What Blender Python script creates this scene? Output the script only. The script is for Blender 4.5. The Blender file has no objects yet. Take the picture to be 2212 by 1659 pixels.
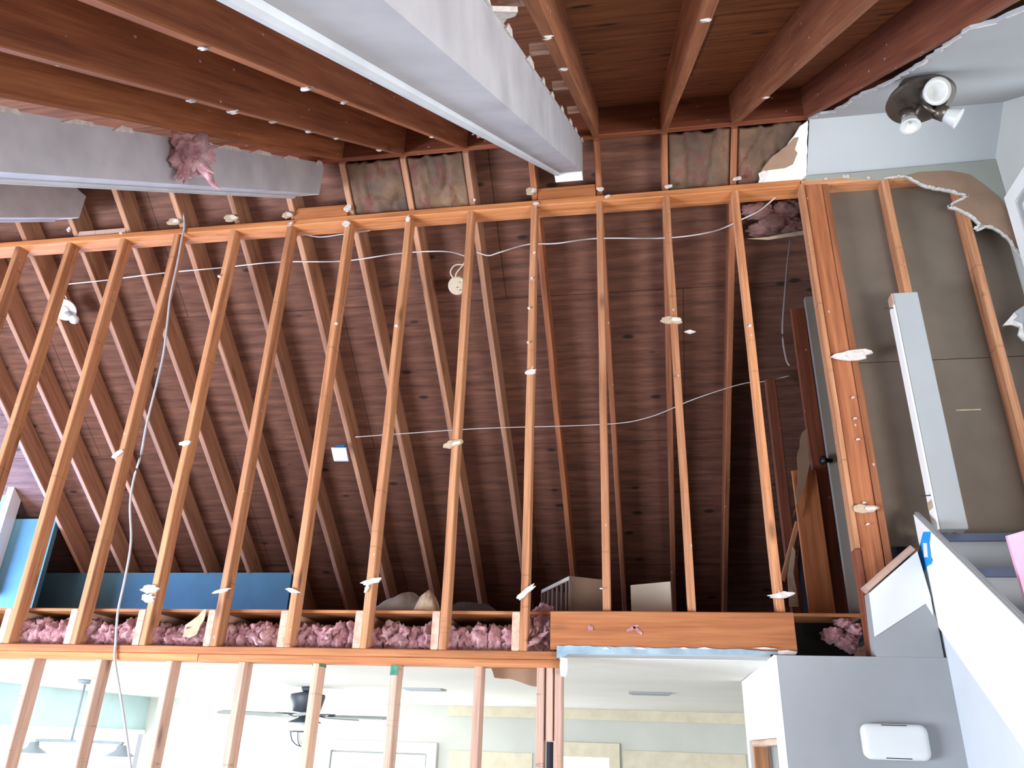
import bpy, bmesh, math, random
from mathutils import Vector, Matrix, noise, geometry
random.seed(7)
SC = bpy.context.scene
COL = SC.collection
H = 2.0                      # eye height above the floor; all coordinates below are relative to the eye
# ------------------------------------------------------------------ camera
FPX, PITCH, ROLL, YAW = 1688.475, math.radians(24.7405), math.radians(1.98266), math.radians(-10.25998)
CF = Vector((math.sin(YAW)*math.cos(PITCH), math.cos(YAW)*math.cos(PITCH), math.sin(PITCH)))
_r = CF.cross(Vector((0, 0, 1))).normalized(); _u = _r.cross(CF)
CR = _r*math.cos(ROLL) + _u*math.sin(ROLL); CU = -_r*math.sin(ROLL) + _u*math.cos(ROLL)
cd = bpy.data.cameras.new('camera'); cam = bpy.data.objects.new('camera', cd); COL.objects.link(cam)
cd.sensor_fit = 'HORIZONTAL'; cd.sensor_width = 36; cd.lens = FPX/2212*36; cd.clip_start = .02
cam.matrix_world = Matrix(((CR.x, CU.x, -CF.x, 0), (CR.y, CU.y, -CF.y, 0), (CR.z, CU.z, -CF.z, H), (0, 0, 0, 1)))
SC.camera = cam
# ------------------------------------------------------------------ world and lights
w = bpy.data.worlds.new('world'); SC.world = w; w.use_nodes = True
bg = w.node_tree.nodes['Background']; bg.inputs[0].default_value = (.86, .91, 1, 1); bg.inputs[1].default_value = .80
SC.view_settings.view_transform = 'Standard'; SC.view_settings.look = 'None'
SC.view_settings.gamma = 1; SC.view_settings.use_curve_mapping = False; SC.view_settings.exposure = 0.08
def area(name, loc, aim, sx, sy, power, col):
    l = bpy.data.lights.new(name, 'AREA'); l.shape = 'RECTANGLE'; l.size = sx; l.size_y = sy; l.energy = power; l.color = col
    o = bpy.data.objects.new(name, l); COL.objects.link(o)
    o.location = Vector(loc) + Vector((0, 0, H))
    o.rotation_euler = (Vector(aim) - Vector(loc)).to_track_quat('-Z', 'Y').to_euler()
    return o
area('daylight_left_window', (-5.6, .4, -.9), (-1.5, 4.0, .7), 2.6, 1.8, 640, (.78, .86, 1))
area('daylight_rear_window', (3.4, -1.6, -1.2), (-2.2, 2.4, 1.6), 3.0, 1.4, 360, (1, .99, .98))
area('daylight_lower_room_window', (-6.1, 8.6, -.9), (-1, 7.5, -.6), 2.2, 1.7, 130, (.88, .97, 1))
area('daylight_lower_back_window', (-3.2, 9.6, -1.1), (-2.6, 5.0, -.6), 1.2, 1.6, 60, (1, 1, 1))
area('daylight_loft_window', (-6.2, 5.3, .95), (-2.0, 5.4, 1.7), 1.0, .6, 190, (.34, .52, 1))
# ------------------------------------------------------------------ geometry constants (roof, wall)
S = .4064; X0 = -.6107; D = 3.928; AL = math.radians(36.722); T = math.tan(AL); CA, SA = math.cos(AL), math.sin(AL)
YR, ZR = 3.686, 3.349       # underside of the ridge
def SX(k): return X0 + k*S
def ray(x, y): return CF + CR*((x-1106)/FPX) - CU*((y-829.5)/FPX)
def onY(x, y, v): r = ray(x, y); return r*(v/r.y)
def onX(x, y, v): r = ray(x, y); return r*(v/r.x)
def onZ(x, y, v): r = ray(x, y); return r*(v/r.z)
def near(x, y, off=0):       # underside plane of the near slope, off = metres straight down
    r = ray(x, y); return r*((ZR-T*YR-off)/(r.z-T*r.y))
def far(x, y, off=0):
    r = ray(x, y); return r*((ZR+T*YR-off)/(r.z+T*r.y))
# ------------------------------------------------------------------ materials
def lin(c): return tuple(((v/255+.055)/1.055)**2.4 if v > 10 else v/255/12.92 for v in c) + (1,)
class NT:
    def __init__(s, name):
        s.m = bpy.data.materials.new(name); s.m.use_nodes = True; s.t = s.m.node_tree; s.n = s.t.nodes; s.b = s.n['Principled BSDF']
        s.tc = s.n.new('ShaderNodeTexCoord')
    def new(s, t, **k):
        q = s.n.new(t)
        for a, v in k.items(): setattr(q, a, v)
        return q
    def link(s, a, b): s.t.links.new(a, b)
    def mapping(s, sc, rnd=True):
        mp = s.new('ShaderNodeMapping'); mp.inputs['Scale'].default_value = sc
        s.link(s.tc.outputs['Object'], mp.inputs['Vector'])
        if rnd:
            oi = s.new('ShaderNodeObjectInfo'); mu = s.new('ShaderNodeMath', operation='MULTIPLY'); mu.inputs[1].default_value = 37.0
            s.link(oi.outputs['Random'], mu.inputs[0]); cb = s.new('ShaderNodeCombineXYZ')
            for i in range(3): s.link(mu.outputs[0], cb.inputs[i])
            s.link(cb.outputs[0], mp.inputs['Location'])
        return mp.outputs[0]
    def noise(s, vec, scale, detail=4, rough=.55):
        q = s.new('ShaderNodeTexNoise'); q.inputs['Scale'].default_value = scale; q.inputs['Detail'].default_value = detail
        q.inputs['Roughness'].default_value = rough; s.link(vec, q.inputs['Vector']); return q.outputs['Fac']
    def ramp(s, fac, stops):
        q = s.new('ShaderNodeValToRGB'); e = q.color_ramp.elements
        while len(e) < len(stops): e.new(.5)
        for el, (p, c) in zip(e, stops): el.position = p; el.color = c if len(c) == 4 else c + (1,)
        s.link(fac, q.inputs[0]); return q.outputs[0]
    def mix(s, fac, a, b, mode='MIX'):
        q = s.new('ShaderNodeMix', data_type='RGBA', blend_type=mode)
        for i, v in ((0, fac), (6, a), (7, b)):
            if hasattr(v, 'is_linked'): s.link(v, q.inputs[i])
            else: q.inputs[i].default_value = v
        return q.outputs[2]
    def bump(s, h, st, dist=.01):
        q = s.new('ShaderNodeBump'); q.inputs['Strength'].default_value = st; q.inputs['Distance'].default_value = dist
        s.link(h, q.inputs['Height']); s.link(q.outputs[0], s.b.inputs['Normal'])
    def done(s, col, rough=.8, **k):
        if hasattr(col, 'is_linked'): s.link(col, s.b.inputs['Base Color'])
        else: s.b.inputs['Base Color'].default_value = col
        s.b.inputs['Roughness'].default_value = rough
        for a, v in k.items(): s.b.inputs[a.replace('_', ' ')].default_value = v
        return s.m
W1, B0 = (1, 1, 1, 1), (0, 0, 0, 1)
def wood(name, dark, mid, light, knots=.5, specks=False, ticks=False):
    n = NT(name)
    v = n.mapping((.7, 14, 14)); f = n.noise(v, 2.2, 6, .6)
    col = n.ramp(f, [(.25, lin(dark)), (.5, lin(mid)), (.78, lin(light))])
    v2 = n.mapping((2.5, 120, 120)); f2 = n.noise(v2, 1.6, 3)
    col = n.mix(1.0, col, n.ramp(f2, [(.3, (.80, .78, .76, 1)), (.7, (1.1, 1.1, 1.1, 1))]), 'MULTIPLY')
    oi = n.new('ShaderNodeObjectInfo')
    col = n.mix(1.0, col, n.ramp(oi.outputs['Random'], [(0, (.78, .74, .72, 1)), (.5, (1, 1, 1, 1)), (1, (1.16, 1.1, 1.02, 1))]), 'MULTIPLY')
    vo = n.new('ShaderNodeTexVoronoi'); vo.inputs['Scale'].default_value = 1.0; n.link(n.mapping((2.2, 7, 7)), vo.inputs['Vector'])
    kf = n.ramp(vo.outputs['Distance'], [(.05, (knots,)*3+(1,)), (.16, B0)])
    col = n.mix(kf, col, lin(tuple(int(c*.45) for c in dark)))
    if specks:
        vs = n.new('ShaderNodeTexVoronoi'); vs.inputs['Scale'].default_value = 1; n.link(n.mapping((9, 16, 16)), vs.inputs['Vector'])
        sf = n.ramp(vs.outputs['Distance'], [(.045, (.8, .8, .8, 1)), (.085, B0)])
        col = n.mix(sf, col, lin((205, 195, 188)))
    if ticks:
        wv = n.new('ShaderNodeTexNoise'); wv.noise_dimensions = '3D'; wv.inputs['Scale'].default_value = 1; wv.inputs['Detail'].default_value = 0
        n.link(n.mapping((26, .8, .8)), wv.inputs['Vector'])
        tf = n.ramp(wv.outputs['Fac'], [(.728, B0), (.738, (.5, .5, .5, 1)), (.748, B0)])
        col = n.mix(tf, col, lin(tuple(int(c*.5) for c in dark)))
    n.bump(f2, .25, .002)
    return n.done(col, .72)
def plywood(name, dark, mid, light):
    n = NT(name)
    f = n.noise(n.mapping((1.2, 11, 11), False), 2.0, 7, .62)
    col = n.ramp(f, [(.3, lin(dark)), (.52, lin(mid)), (.75, lin(light))])
    f2 = n.noise(n.mapping((4, 70, 70), False), 2, 3)
    col = n.mix(1.0, col, n.ramp(f2, [(.3, (.82, .8, .8, 1)), (.7, (1.08, 1.08, 1.08, 1))]), 'MULTIPLY')
    br = n.new('ShaderNodeTexBrick'); br.offset = .5; br.inputs['Scale'].default_value = 1; br.inputs['Brick Width'].default_value = 2.438; br.inputs['Row Height'].default_value = 1.219
    br.inputs['Mortar Size'].default_value = .004; br.inputs['Mortar Smooth'].default_value = .1
    br.inputs['Color1'].default_value = (1, 1, 1, 1); br.inputs['Color2'].default_value = (.70, .66, .64, 1); br.inputs['Mortar'].default_value = (.38, .34, .32, 1)
    n.link(n.mapping((1, 1, 1), False), br.inputs['Vector'])
    col = n.mix(1.0, col, br.outputs['Color'], 'MULTIPLY')
    vo = n.new('ShaderNodeTexVoronoi'); vo.inputs['Scale'].default_value = 1; n.link(n.mapping((2.6, 6, 6), False), vo.inputs['Vector'])
    kf = n.ramp(vo.outputs['Distance'], [(.07, (.9, .9, .9, 1)), (.13, B0)])
    col = n.mix(kf, col, lin(tuple(int(c*.4) for c in dark)))
    return n.done(col, .8)
def plain(name, rgb, var=.08, scale=6, rough=.85, bump=0, **k):
    n = NT(name); f = n.noise(n.mapping((1, 1, 1)), scale, 5)
    a = lin(tuple(max(0, int(c*(1-var))) for c in rgb)); b = lin(tuple(min(255, int(c*(1+var))) for c in rgb))
    col = n.ramp(f, [(.3, a), (.7, b)])
    if bump: n.bump(n.noise(n.mapping((1, 1, 1)), scale*8, 4), bump, .004)
    return n.done(col, rough, **k)
def emit(name, rgb, st):
    n = NT(name); n.b.inputs['Emission Color'].default_value = lin(rgb); n.b.inputs['Emission Strength'].default_value = st
    return n.done(lin(rgb), .3)
M = {}
M['stud'] = wood('stud_wood', (146, 92, 60), (194, 136, 96), (218, 166, 126), .6, True, True)
M['plate'] = wood('plate_wood', (148, 88, 50), (190, 124, 76), (212, 150, 102), .5, False, False)
M['rafter'] = wood('rafter_wood', (112, 62, 38), (154, 94, 60), (182, 120, 82), .5, True)
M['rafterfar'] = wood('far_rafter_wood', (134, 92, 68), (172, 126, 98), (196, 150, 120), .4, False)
M['rafterred'] = wood('red_rafter_wood', (94, 48, 32), (128, 70, 46), (150, 88, 60), .4, True)
M['header'] = wood('header_wood', (150, 88, 48), (190, 120, 72), (206, 140, 90), .5, False)
M['palestud'] = wood('pale_stud_wood', (174, 138, 122), (206, 170, 152), (222, 192, 176), .6, False, True)
M['ply'] = plywood('roof_plywood', (100, 56, 30), (150, 92, 54), (178, 118, 72))
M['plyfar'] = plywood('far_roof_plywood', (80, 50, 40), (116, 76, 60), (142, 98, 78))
M['beam'] = plain('painted_beam', (186, 186, 192), .06, 5, .6)
M['bead'] = plain('painted_beam_bead', (200, 205, 212), .05, 5, .5)
M['ceilpaint'] = plain('grey_ceiling_paint', (174, 178, 180), .02, 2, .8)
M['whitepaint'] = plain('white_wall_paint', (240, 243, 242), .02, 2, .6)
M['greenpaint'] = plain('grey_green_paint', (160, 162, 152), .02, 3, .8)
M['graywall'] = plain('blue_grey_wall_paint', (162, 165, 167), .03, 3, .75)
M['bluewall'] = plain('blue_wall_and_glare', (84, 128, 144), .06, 3, .8)  # dormer wall paint; on the knee wall it copies blue glare
M['tealwall'] = plain('pale_teal_wall_paint', (184, 208, 212), .03, 3, .8)
M['lowerwall'] = plain('sage_wall_paint', (196, 197, 188), .03, 2, .8)
M['tan'] = plain('bare_tan_plaster', (212, 202, 178), .04, 8, .9)
M['lowerceil'] = plain('lower_ceiling_paint', (226, 224, 218), .015, 2, .9)
M['gypback'] = plain('grey_gypsum_board_back', (118, 106, 94), .07, 3, .95)
M['paper'] = plain('torn_brown_paper', (150, 122, 100), .06, 7, .95)
M['gypsum'] = plain('crumbled_gypsum', (216, 208, 202), .1, 40, .95, .6)
M['scraptan'] = plain('drywall_paper_scrap', (186, 166, 140), .08, 30, .95)
M['cable'] = plain('white_cable_sheath', (206, 200, 196), .04, 20, .5)
M['greycable'] = plain('grey_cable_sheath', (178, 180, 190), .05, 20, .5)
M['ivory'] = plain('ivory_plastic', (206, 192, 168), .05, 20, .5)
M['device'] = plain('white_plastic', (232, 236, 234), .01, 4, .4)
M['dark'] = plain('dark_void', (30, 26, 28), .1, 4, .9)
M['floor'] = plain('pale_floor', (176, 170, 160), .08, 3, .6)
M['bronze'] = plain('brushed_bronze', (96, 88, 80), .15, 12, .35, 0, Metallic=.7)
M['fandark'] = plain('charcoal_metal', (62, 66, 74), .1, 12, .5)
M['blade'] = plain('grey_fan_blade', (150, 156, 156), .05, 6, .5)
M['shade'] = plain('grey_metal_shade', (140, 150, 156), .05, 6, .45)
M['glass'] = plain('frosted_glass', (225, 228, 228), .02, 6, .3, 0, Transmission_Weight=.35)
M['steel'] = plain('dark_steel', (52, 52, 58), .1, 12, .35, 0, Metallic=.8)
M['tape'] = plain('blue_masking_tape', (30, 150, 225), .08, 8, .6)
M['bluestrip'] = plain('light_blue_paint', (146, 172, 188), .1, 14, .7)
M['tread'] = plain('dark_blue_grey_tread_paint', (78, 86, 112), .05, 5, .6)
M['box'] = plain('beige_board', (196, 184, 166), .03, 5, .8)
M['boxdark'] = plain('dull_brown_board', (122, 98, 82), .05, 5, .8)
M['cloth'] = plain('pale_grey_cloth', (158, 152, 142), .08, 10, .95)
M['pinkfoam'] = plain('pale_pink_foil', (226, 170, 200), .1, 4, .6)
M['green'] = plain('green_stained_wood_end', (70, 130, 110), .15, 30, .8)
M['pane'] = emit('bright_daylight_pane', (238, 250, 255), 1.6)
M['paneblue'] = emit('blue_daylight_pane', (120, 210, 250), 1.0)
def pinkmat():
    n = NT('pink_glass_wool'); v = n.mapping((1, 1, 1)); f = n.noise(v, 14, 8, .7)
    col = n.ramp(f, [(.3, lin((132, 76, 86))), (.5, lin((202, 140, 148))), (.68, lin((244, 204, 206)))])
    n.bump(n.noise(v, 90, 6, .7), 1, .01)
    return n.done(col, 1.0, Sheen_Weight=.4)
M['pink'] = pinkmat()
def kraftmat():
    n = NT('kraft_paper_facing'); v = n.mapping((1, 1, 1)); f = n.noise(v, 5, 6, .6)
    col = n.ramp(f, [(.3, lin((64, 46, 36))), (.55, lin((104, 78, 58))), (.75, lin((136, 104, 74)))])
    mp = n.mapping((9, 3.2, 3.2)); m = n.noise(mp, 1.5, 5, .7)
    col = n.mix(n.ramp(m, [(.52, B0), (.6, (.65, .65, .65, 1))]), col, lin((104, 40, 42)))
    n.bump(f, .6, .02)
    return n.done(col, .7)
M['kraft'] = kraftmat()
# ------------------------------------------------------------------ object helpers
WM = {}
def obj(name, bm, mat, parent=None, origin=None, smooth=False, rot=None):
    """verts in eye-relative space unless rot is given (then local to origin)"""
    if rot is None:
        if origin is None:
            xs = [v.co.x for v in bm.verts]; ys = [v.co.y for v in bm.verts]; zs = [v.co.z for v in bm.verts]
            origin = Vector(((min(xs)+max(xs))/2, (min(ys)+max(ys))/2, min(zs)))
        origin = Vector(origin)
        for v in bm.verts: v.co -= origin
        mw = Matrix.Translation(origin + Vector((0, 0, H)))
    else:
        mw = Matrix.Translation(Vector(origin) + Vector((0, 0, H))) @ rot.to_4x4()
    bmesh.ops.recalc_face_normals(bm, faces=bm.faces[:])
    me = bpy.data.meshes.new(name); bm.to_mesh(me); bm.free()
    if smooth:
        for p in me.polygons: p.use_smooth = True
    me.materials.append(mat)
    o = bpy.data.objects.new(name, me); COL.objects.link(o)
    place(o, mw, parent); return o
def islands(name, bm, mat, parent):
    seen = set(); bm.verts.ensure_lookup_table()
    for v in bm.verts[:]:
        if v in seen: continue
        st_ = [v]; grp = {v}
        while st_:
            q = st_.pop()
            for e in q.link_edges:
                w_ = e.other_vert(q)
                if w_ not in grp: grp.add(w_); st_.append(w_)
        seen |= grp; b = bmesh.new(); mp = {q: b.verts.new(q.co) for q in grp}
        for f in {f for q in grp for f in q.link_faces}: b.faces.new([mp[q] for q in f.verts])
        obj(name, b, mat, parent)
    bm.free()
def place(o, mw, parent=None):
    WM[o.name] = mw
    if parent is not None:
        o.parent = parent; o.matrix_parent_inverse = WM[parent.name].inverted()
    o.matrix_basis = mw
def tag(o, label, cat, group=None, kind=None):
    if label: o['label'] = label
    if cat: o['category'] = cat
    if group: o['group'] = group
    if kind: o['kind'] = kind
    return o
def struct(o): o['kind'] = 'structure'; return o
def thing(name, loc, label, cat, group=None):
    o = bpy.data.objects.new(name, None); COL.objects.link(o); o.empty_display_size = .05
    place(o, Matrix.Translation(Vector(loc)+Vector((0, 0, H)))); return tag(o, label, cat, group)
def box(x0, x1, y0, y1, z0, z1, bm=None, bev=0):
    b = bm or bmesh.new()
    n0 = len(b.verts)
    vs = [b.verts.new((x, y, z)) for x in (x0, x1) for y in (y0, y1) for z in (z0, z1)]
    fs = [b.faces.new([vs[i] for i in q]) for q in ((0, 1, 3, 2), (4, 6, 7, 5), (0, 4, 5, 1), (2, 3, 7, 6), (0, 2, 6, 4), (1, 5, 7, 3))]
    if bev:
        es = {e for f in fs for e in f.edges}
        bmesh.ops.bevel(b, geom=list(es), offset=bev, segments=2, affect='EDGES')
    return b
def prism(pts, dvec, bm=None):
    """polygon given as 3-D points, thickened by dvec"""
    b = bm or bmesh.new(); dvec = Vector(dvec)
    a = [b.verts.new(p) for p in pts]; c = [b.verts.new(Vector(p)+dvec) for p in pts]
    n = len(a)
    for i in range(n): b.faces.new((a[i], c[i], c[(i+1) % n], a[(i+1) % n]))
    if n <= 4:
        b.faces.new(a); b.faces.new(c[::-1]); return b
    for t in geometry.tessellate_polygon([[Vector(p) for p in pts]]):
        if len(set(t)) == 3:
            b.faces.new([a[i] for i in t]); b.faces.new([c[i] for i in t][::-1])
    return b
def ragged(pts, step=.03, amp=.006, seed=0, closed=False):
    """jitter a polyline (3-D points) inside its own plane"""
    rr = random.Random(seed); out = []
    m = len(pts) if closed else len(pts)-1
    for i in range(m):
        a = Vector(pts[i]); b = Vector(pts[(i+1) % len(pts)]); L = (b-a).length; k = max(1, int(L/step))
        for j in range(k):
            p = a.lerp(b, j/k)
            if j: p = p + (b-a).normalized()*rr.uniform(-1, 1)*amp*.5 + Vector((rr.uniform(-1, 1)*amp, 0, rr.uniform(-1, 1)*amp))
            out.append(p)
    if not closed: out.append(Vector(pts[-1]))
    return out
def tube(pts, r, bm=None, seg=8, closed=False, r2=None):
    b = bm or bmesh.new(); pts = [Vector(p) for p in pts]; n = len(pts); rings = []; up = Vector((0, 0, 1))
    for i, p in enumerate(pts):
        a = pts[(i-1) % n] if (i or closed) else p; c = pts[(i+1) % n] if (i < n-1 or closed) else p
        t = (c-a).normalized(); s = t.cross(up)
        if s.length < .05: s = t.cross(Vector((1, 0, 0)))
        s.normalize(); u = s.cross(t)
        rad = r if r2 is None else r+(r2-r)*i/(n-1)
        rings.append([b.verts.new(p + (s*math.cos(q)+u*math.sin(q))*rad) for q in [2*math.pi*j/seg for j in range(seg)]])
    for i in range(n if closed else n-1):
        A, Bq = rings[i], rings[(i+1) % n]
        for j in range(seg): b.faces.new((A[j], A[(j+1) % seg], Bq[(j+1) % seg], Bq[j]))
    if not closed: b.faces.new(rings[0][::-1]); b.faces.new(rings[-1])
    return b
def spline(pts, k=6):
    pts = [Vector(p) for p in pts]; out = []
    for i in range(len(pts)-1):
        p0 = pts[max(i-1, 0)]; p1 = pts[i]; p2 = pts[i+1]; p3 = pts[min(i+2, len(pts)-1)]
        for j in range(k):
            t = j/k
            out.append(.5*((2*p1)+(p2-p0)*t+(2*p0-5*p1+4*p2-p3)*t*t+(3*p1-p0-3*p2+p3)*t**3))
    out.append(pts[-1]); return out
def lathe(prof, c, axis=(0, 0, 1), bm=None, seg=28):
    """prof: (radius, distance along axis)"""
    b = bm or bmesh.new(); ax = Vector(axis).normalized(); s = ax.cross(Vector((0, 1, .01))).normalized(); u = ax.cross(s); c = Vector(c); rings = []
    for r, h in prof:
        rings.append([b.verts.new(c+ax*h+(s*math.cos(q)+u*math.sin(q))*max(r, 1e-4)) for q in [2*math.pi*j/seg for j in range(seg)]])
    for i in range(len(rings)-1):
        for j in range(seg): b.faces.new((rings[i][j], rings[i][(j+1) % seg], rings[i+1][(j+1) % seg], rings[i+1][j]))
    b.faces.new(rings[0][::-1]); b.faces.new(rings[-1]); return b
def lumber(name, A, B, w, d, up, mat, parent=None, skA=0, skB=0, jit=.0012, seed=None):
    """board from A to B (bottom-centre line); w across, d towards up; skA/skB shift the top edge along the length"""
    A = Vector(A); B = Vector(B); L = (B-A).length; ex = (B-A).normalized(); ez = (Vector(up)-ex*Vector(up).dot(ex)).normalized(); ey = ez.cross(ex)
    rr = random.Random(seed if seed is not None else int(abs(A.x*7919+A.z*3571+len(name)*97)*10) % 9999)
    b = bmesh.new(); n = max(2, int(L/.35)); c = min(.004, w*.12); rings = []
    prof = [(-w/2+c, 0), (w/2-c, 0), (w/2, c), (w/2, d-c), (w/2-c, d), (-w/2+c, d), (-w/2, d-c), (-w/2, c)]
    for i in range(n+1):
        t = i/n; jy = rr.uniform(-jit, jit); jz = rr.uniform(-jit, jit)
        rings.append([b.verts.new((t*L + (skA*(1-t)+skB*t)*(pz/d) if i in (0, n) else t*L, py+jy, pz+jz)) for py, pz in prof])
    for i in range(n):
        for j in range(8): b.faces.new((rings[i][j], rings[i][(j+1) % 8], rings[i+1][(j+1) % 8], rings[i+1][j]))
    b.faces.new(rings[0][::-1]); b.faces.new(rings[-1])
    return obj(name, b, mat, parent, A, rot=Matrix((ex, ey, ez)).transposed())
def blob(c, rx, ry, rz, seed=0, amp=.35, fr=2.2, sub=4, bm=None):
    b = bmesh.new(); bmesh.ops.create_icosphere(b, subdivisions=sub, radius=1); so = Vector((seed*3.1, seed*1.7, seed*.9))
    for v in b.verts:
        p = v.co.copy(); q = p*fr+so
        k = 1+amp*.9*noise.fractal(q, 1.1, 2.0, 4) + amp*.22*noise.noise(q*4)
        v.co = Vector((p.x*rx*k+c[0], p.y*ry*k+c[1], p.z*rz*k+c[2]))
    if bm is None: return b
    me = bpy.data.meshes.new('tmp'); b.to_mesh(me); b.free(); bm.from_mesh(me); bpy.data.meshes.remove(me); return bm
def tuft(c, dirs, seed, bm):
    rr = random.Random(seed); c = Vector(c)
    for dx in dirs:
        d = Vector(dx); pts = [c]; p = c.copy()
        for i in range(5):
            p = p + d/5 + Vector((rr.uniform(-1, 1), rr.uniform(-1, 1), rr.uniform(-1, 1)))*d.length*.06; pts.append(p.copy())
        tube(pts, d.length*.2, bm, 7, r2=.003)
    return bm
def scrap(stud, px, py, w, h, ang=0, tan=False, Y=None, seed=0, thick=.012):
    """torn bit of wallboard left under a nail; w, h in metres"""
    rr = random.Random(int(px*7+py*3+seed)); c = onY(px, py, (Y or D)-.001); n = 14; pts = []
    for i in range(n):
        q = 2*math.pi*i/n; k = 1+rr.uniform(-.28, .22)
        x, z = math.cos(q)*w/2*k, math.sin(q)*h/2*k; a = math.radians(ang)
        pts.append(Vector((c.x+x*math.cos(a)-z*math.sin(a), c.y, c.z+x*math.sin(a)+z*math.cos(a))))
    b = prism(pts, (0, -thick, 0)); o = obj('drywall_scrap', b, M['scraptan'] if tan else M['gypsum'], stud)
    if tan:
        pts = [c+(p-c)*.45+Vector((w*.2, -thick, 0)) for p in pts]
        q = obj('gypsum_crumb', prism(pts, (0, -.008, 0)), M['gypsum'], o)
    return o

# ================================================================== SETTING
# floor
struct(obj('floor', box(-7, 4, -3.2, 11, -H-.05, -H), M['floor']))
def slope_slab(name, ya, za, yb, zb, x0, x1, th, mat):
    """slab lying on the line a-b (its underside), local x = world X, local y along the slope"""
    a = Vector((x0, ya, za)); ex = Vector((1, 0, 0)); ey = Vector((0, yb-ya, zb-za)); L = ey.length; ey.normalize(); ez = ex.cross(ey)
    if ez.z < 0: ez = -ez
    b = box(0, x1-x0, 0, L, 0, th); return obj(name, b, mat, None, a, rot=Matrix((ex, ey, ex.cross(ey))).transposed())
vo = .184/CA
E0 = -.9
struct(slope_slab('ceiling', E0, ZR+T*(E0-YR)+vo, YR, ZR+vo, -7, 2.3, .013, M['ply']))
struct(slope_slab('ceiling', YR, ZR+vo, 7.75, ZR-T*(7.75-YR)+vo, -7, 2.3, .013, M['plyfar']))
# ridge board
lumber('ridge_board', (-7, YR, ZR), (2.3, YR, ZR), .038, .235, (0, 0, 1), M['rafterred'])
tag(bpy.data.objects['ridge_board'], 'long dark board along the roof peak where the rafters meet', 'ridge board')
# rafters of the near slope
NEARLAB = {
 -3: 'dusky roof rafter right above the left white beam, behind the big pink tuft',
 -2: 'roof rafter in the upper left between two bare rafters, pale torn bits on its edge',
 -1: 'lightest roof rafter in the upper left, nearest the big white beam on its left side',
 0: 'roof rafter hidden mostly by the large white beam in the middle',
 1: 'roof rafter just right of the large white beam with short cross battens',
 2: 'steep narrow roof rafter in the bare bay at top centre right',
 3: 'slanting roof rafter with an orange lit side, left of the dark drywall edge',
 4: 'dark wide roof rafter along the torn edge of the grey ceiling'}
near_raft = {}
for k in (-3, -2, -1, 1, 2, 3, 4):
    A = (SX(k), E0, ZR+T*(E0-YR)); B = (SX(k), YR-.019, ZR-T*.019)
    o = lumber('roof_rafter', A, B, .038, .184, (0, -SA, CA), M['rafter'] if k != 4 else M['rafterred'], skB=.184*T)
    near_raft[k] = tag(o, NEARLAB[k], 'rafter', 'near slope roof rafters')
# rafters of the far slope
FARLAB = {
 -11: 'far slope rafter at the extreme left edge behind the stud wall',
 -10: 'far slope rafter crossing behind the leftmost studs, lower left one in the blue haze',
 -9: 'far slope rafter just left of the loft ceiling light',
 -8: 'far slope rafter passing right of the loft ceiling light',
 -7: 'far slope rafter behind the third stud, left of the hanging grey cable',
 -6: 'far slope rafter the hanging grey cable passes in front of',
 -5: 'far slope rafter leaning right from the stud with an oval scrap at mid height',
 -4: 'far slope rafter passing just behind the small white note',
 -3: 'far slope rafter next to the right of the small white note',
 -2: 'far slope rafter left of the round ivory junction box',
 -1: 'far slope rafter just right of the round ivory junction box',
 0: 'far slope rafter behind the stud spotted with white plaster dots',
 1: 'far slope rafter behind the stud at the left part of the header board',
 2: 'far slope rafter behind the stud above the header board middle',
 3: 'nearly upright far slope rafter behind the rightmost thin stud'}
for k in range(-11, 4):
    A = (SX(k), YR+.019, ZR-T*.019); B = (SX(k), 7.6, ZR-T*(7.6-YR))
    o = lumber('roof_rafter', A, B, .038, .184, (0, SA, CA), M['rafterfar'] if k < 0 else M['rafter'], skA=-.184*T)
    tag(o, FARLAB[k], 'rafter', 'far slope roof rafters')
# ---- painted box beams hanging under the near slope
def beam(x0, x1, dep, ye, label, flat=.012):
    def zz(y, o): return ZR+T*(y-YR)-o
    prof = [(E0, zz(E0, dep)), (ye-flat, zz(ye-flat, dep)), (ye, zz(ye-flat, dep)+.004), (ye, min(zz(ye, .004), ZR-.006)), (YR-.02, zz(YR-.02, .004)), (E0, zz(E0, .004))]
    if ye < YR: prof = [p for i, p in enumerate(prof) if i != 4]
    t = thing('ceiling_beam', ((x0+x1)/2, ye, zz(ye, dep)), label, 'beam', 'white painted ceiling beams')
    obj('beam_casing', prism([(x0, y, z) for y, z in prof], (x1-x0, 0, 0)), M['beam'], t)
    b = bmesh.new()
    tube([(x0+.016, E0, zz(E0, dep)-.001), (x0+.016, ye-flat, zz(ye-flat, dep)-.001)], .016, b, 10)
    obj('corner_bead', b, M['bead'], t)
    if flat > .05: obj('lit_beam_end', box(x0-.001, x1+.001, ye-flat+.006, ye+.004, zz(ye-flat, dep)-.006, zz(ye-flat, dep)+.004), M['whitepaint'], t)  # whiter paint carries the extra light on the level beam end
    return t
b1 = beam(-.452, -.290, .25, 3.74, 'large white painted beam running diagonally through the top centre', .07)
b2 = beam(-2.14, -1.955, .25, 3.72, 'white painted beam at left with pink insulation hanging in front of it')
b3 = beam(-3.92, -3.72, .27, 3.80, 'short lilac-white beam end at the left edge below another beam')
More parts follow.
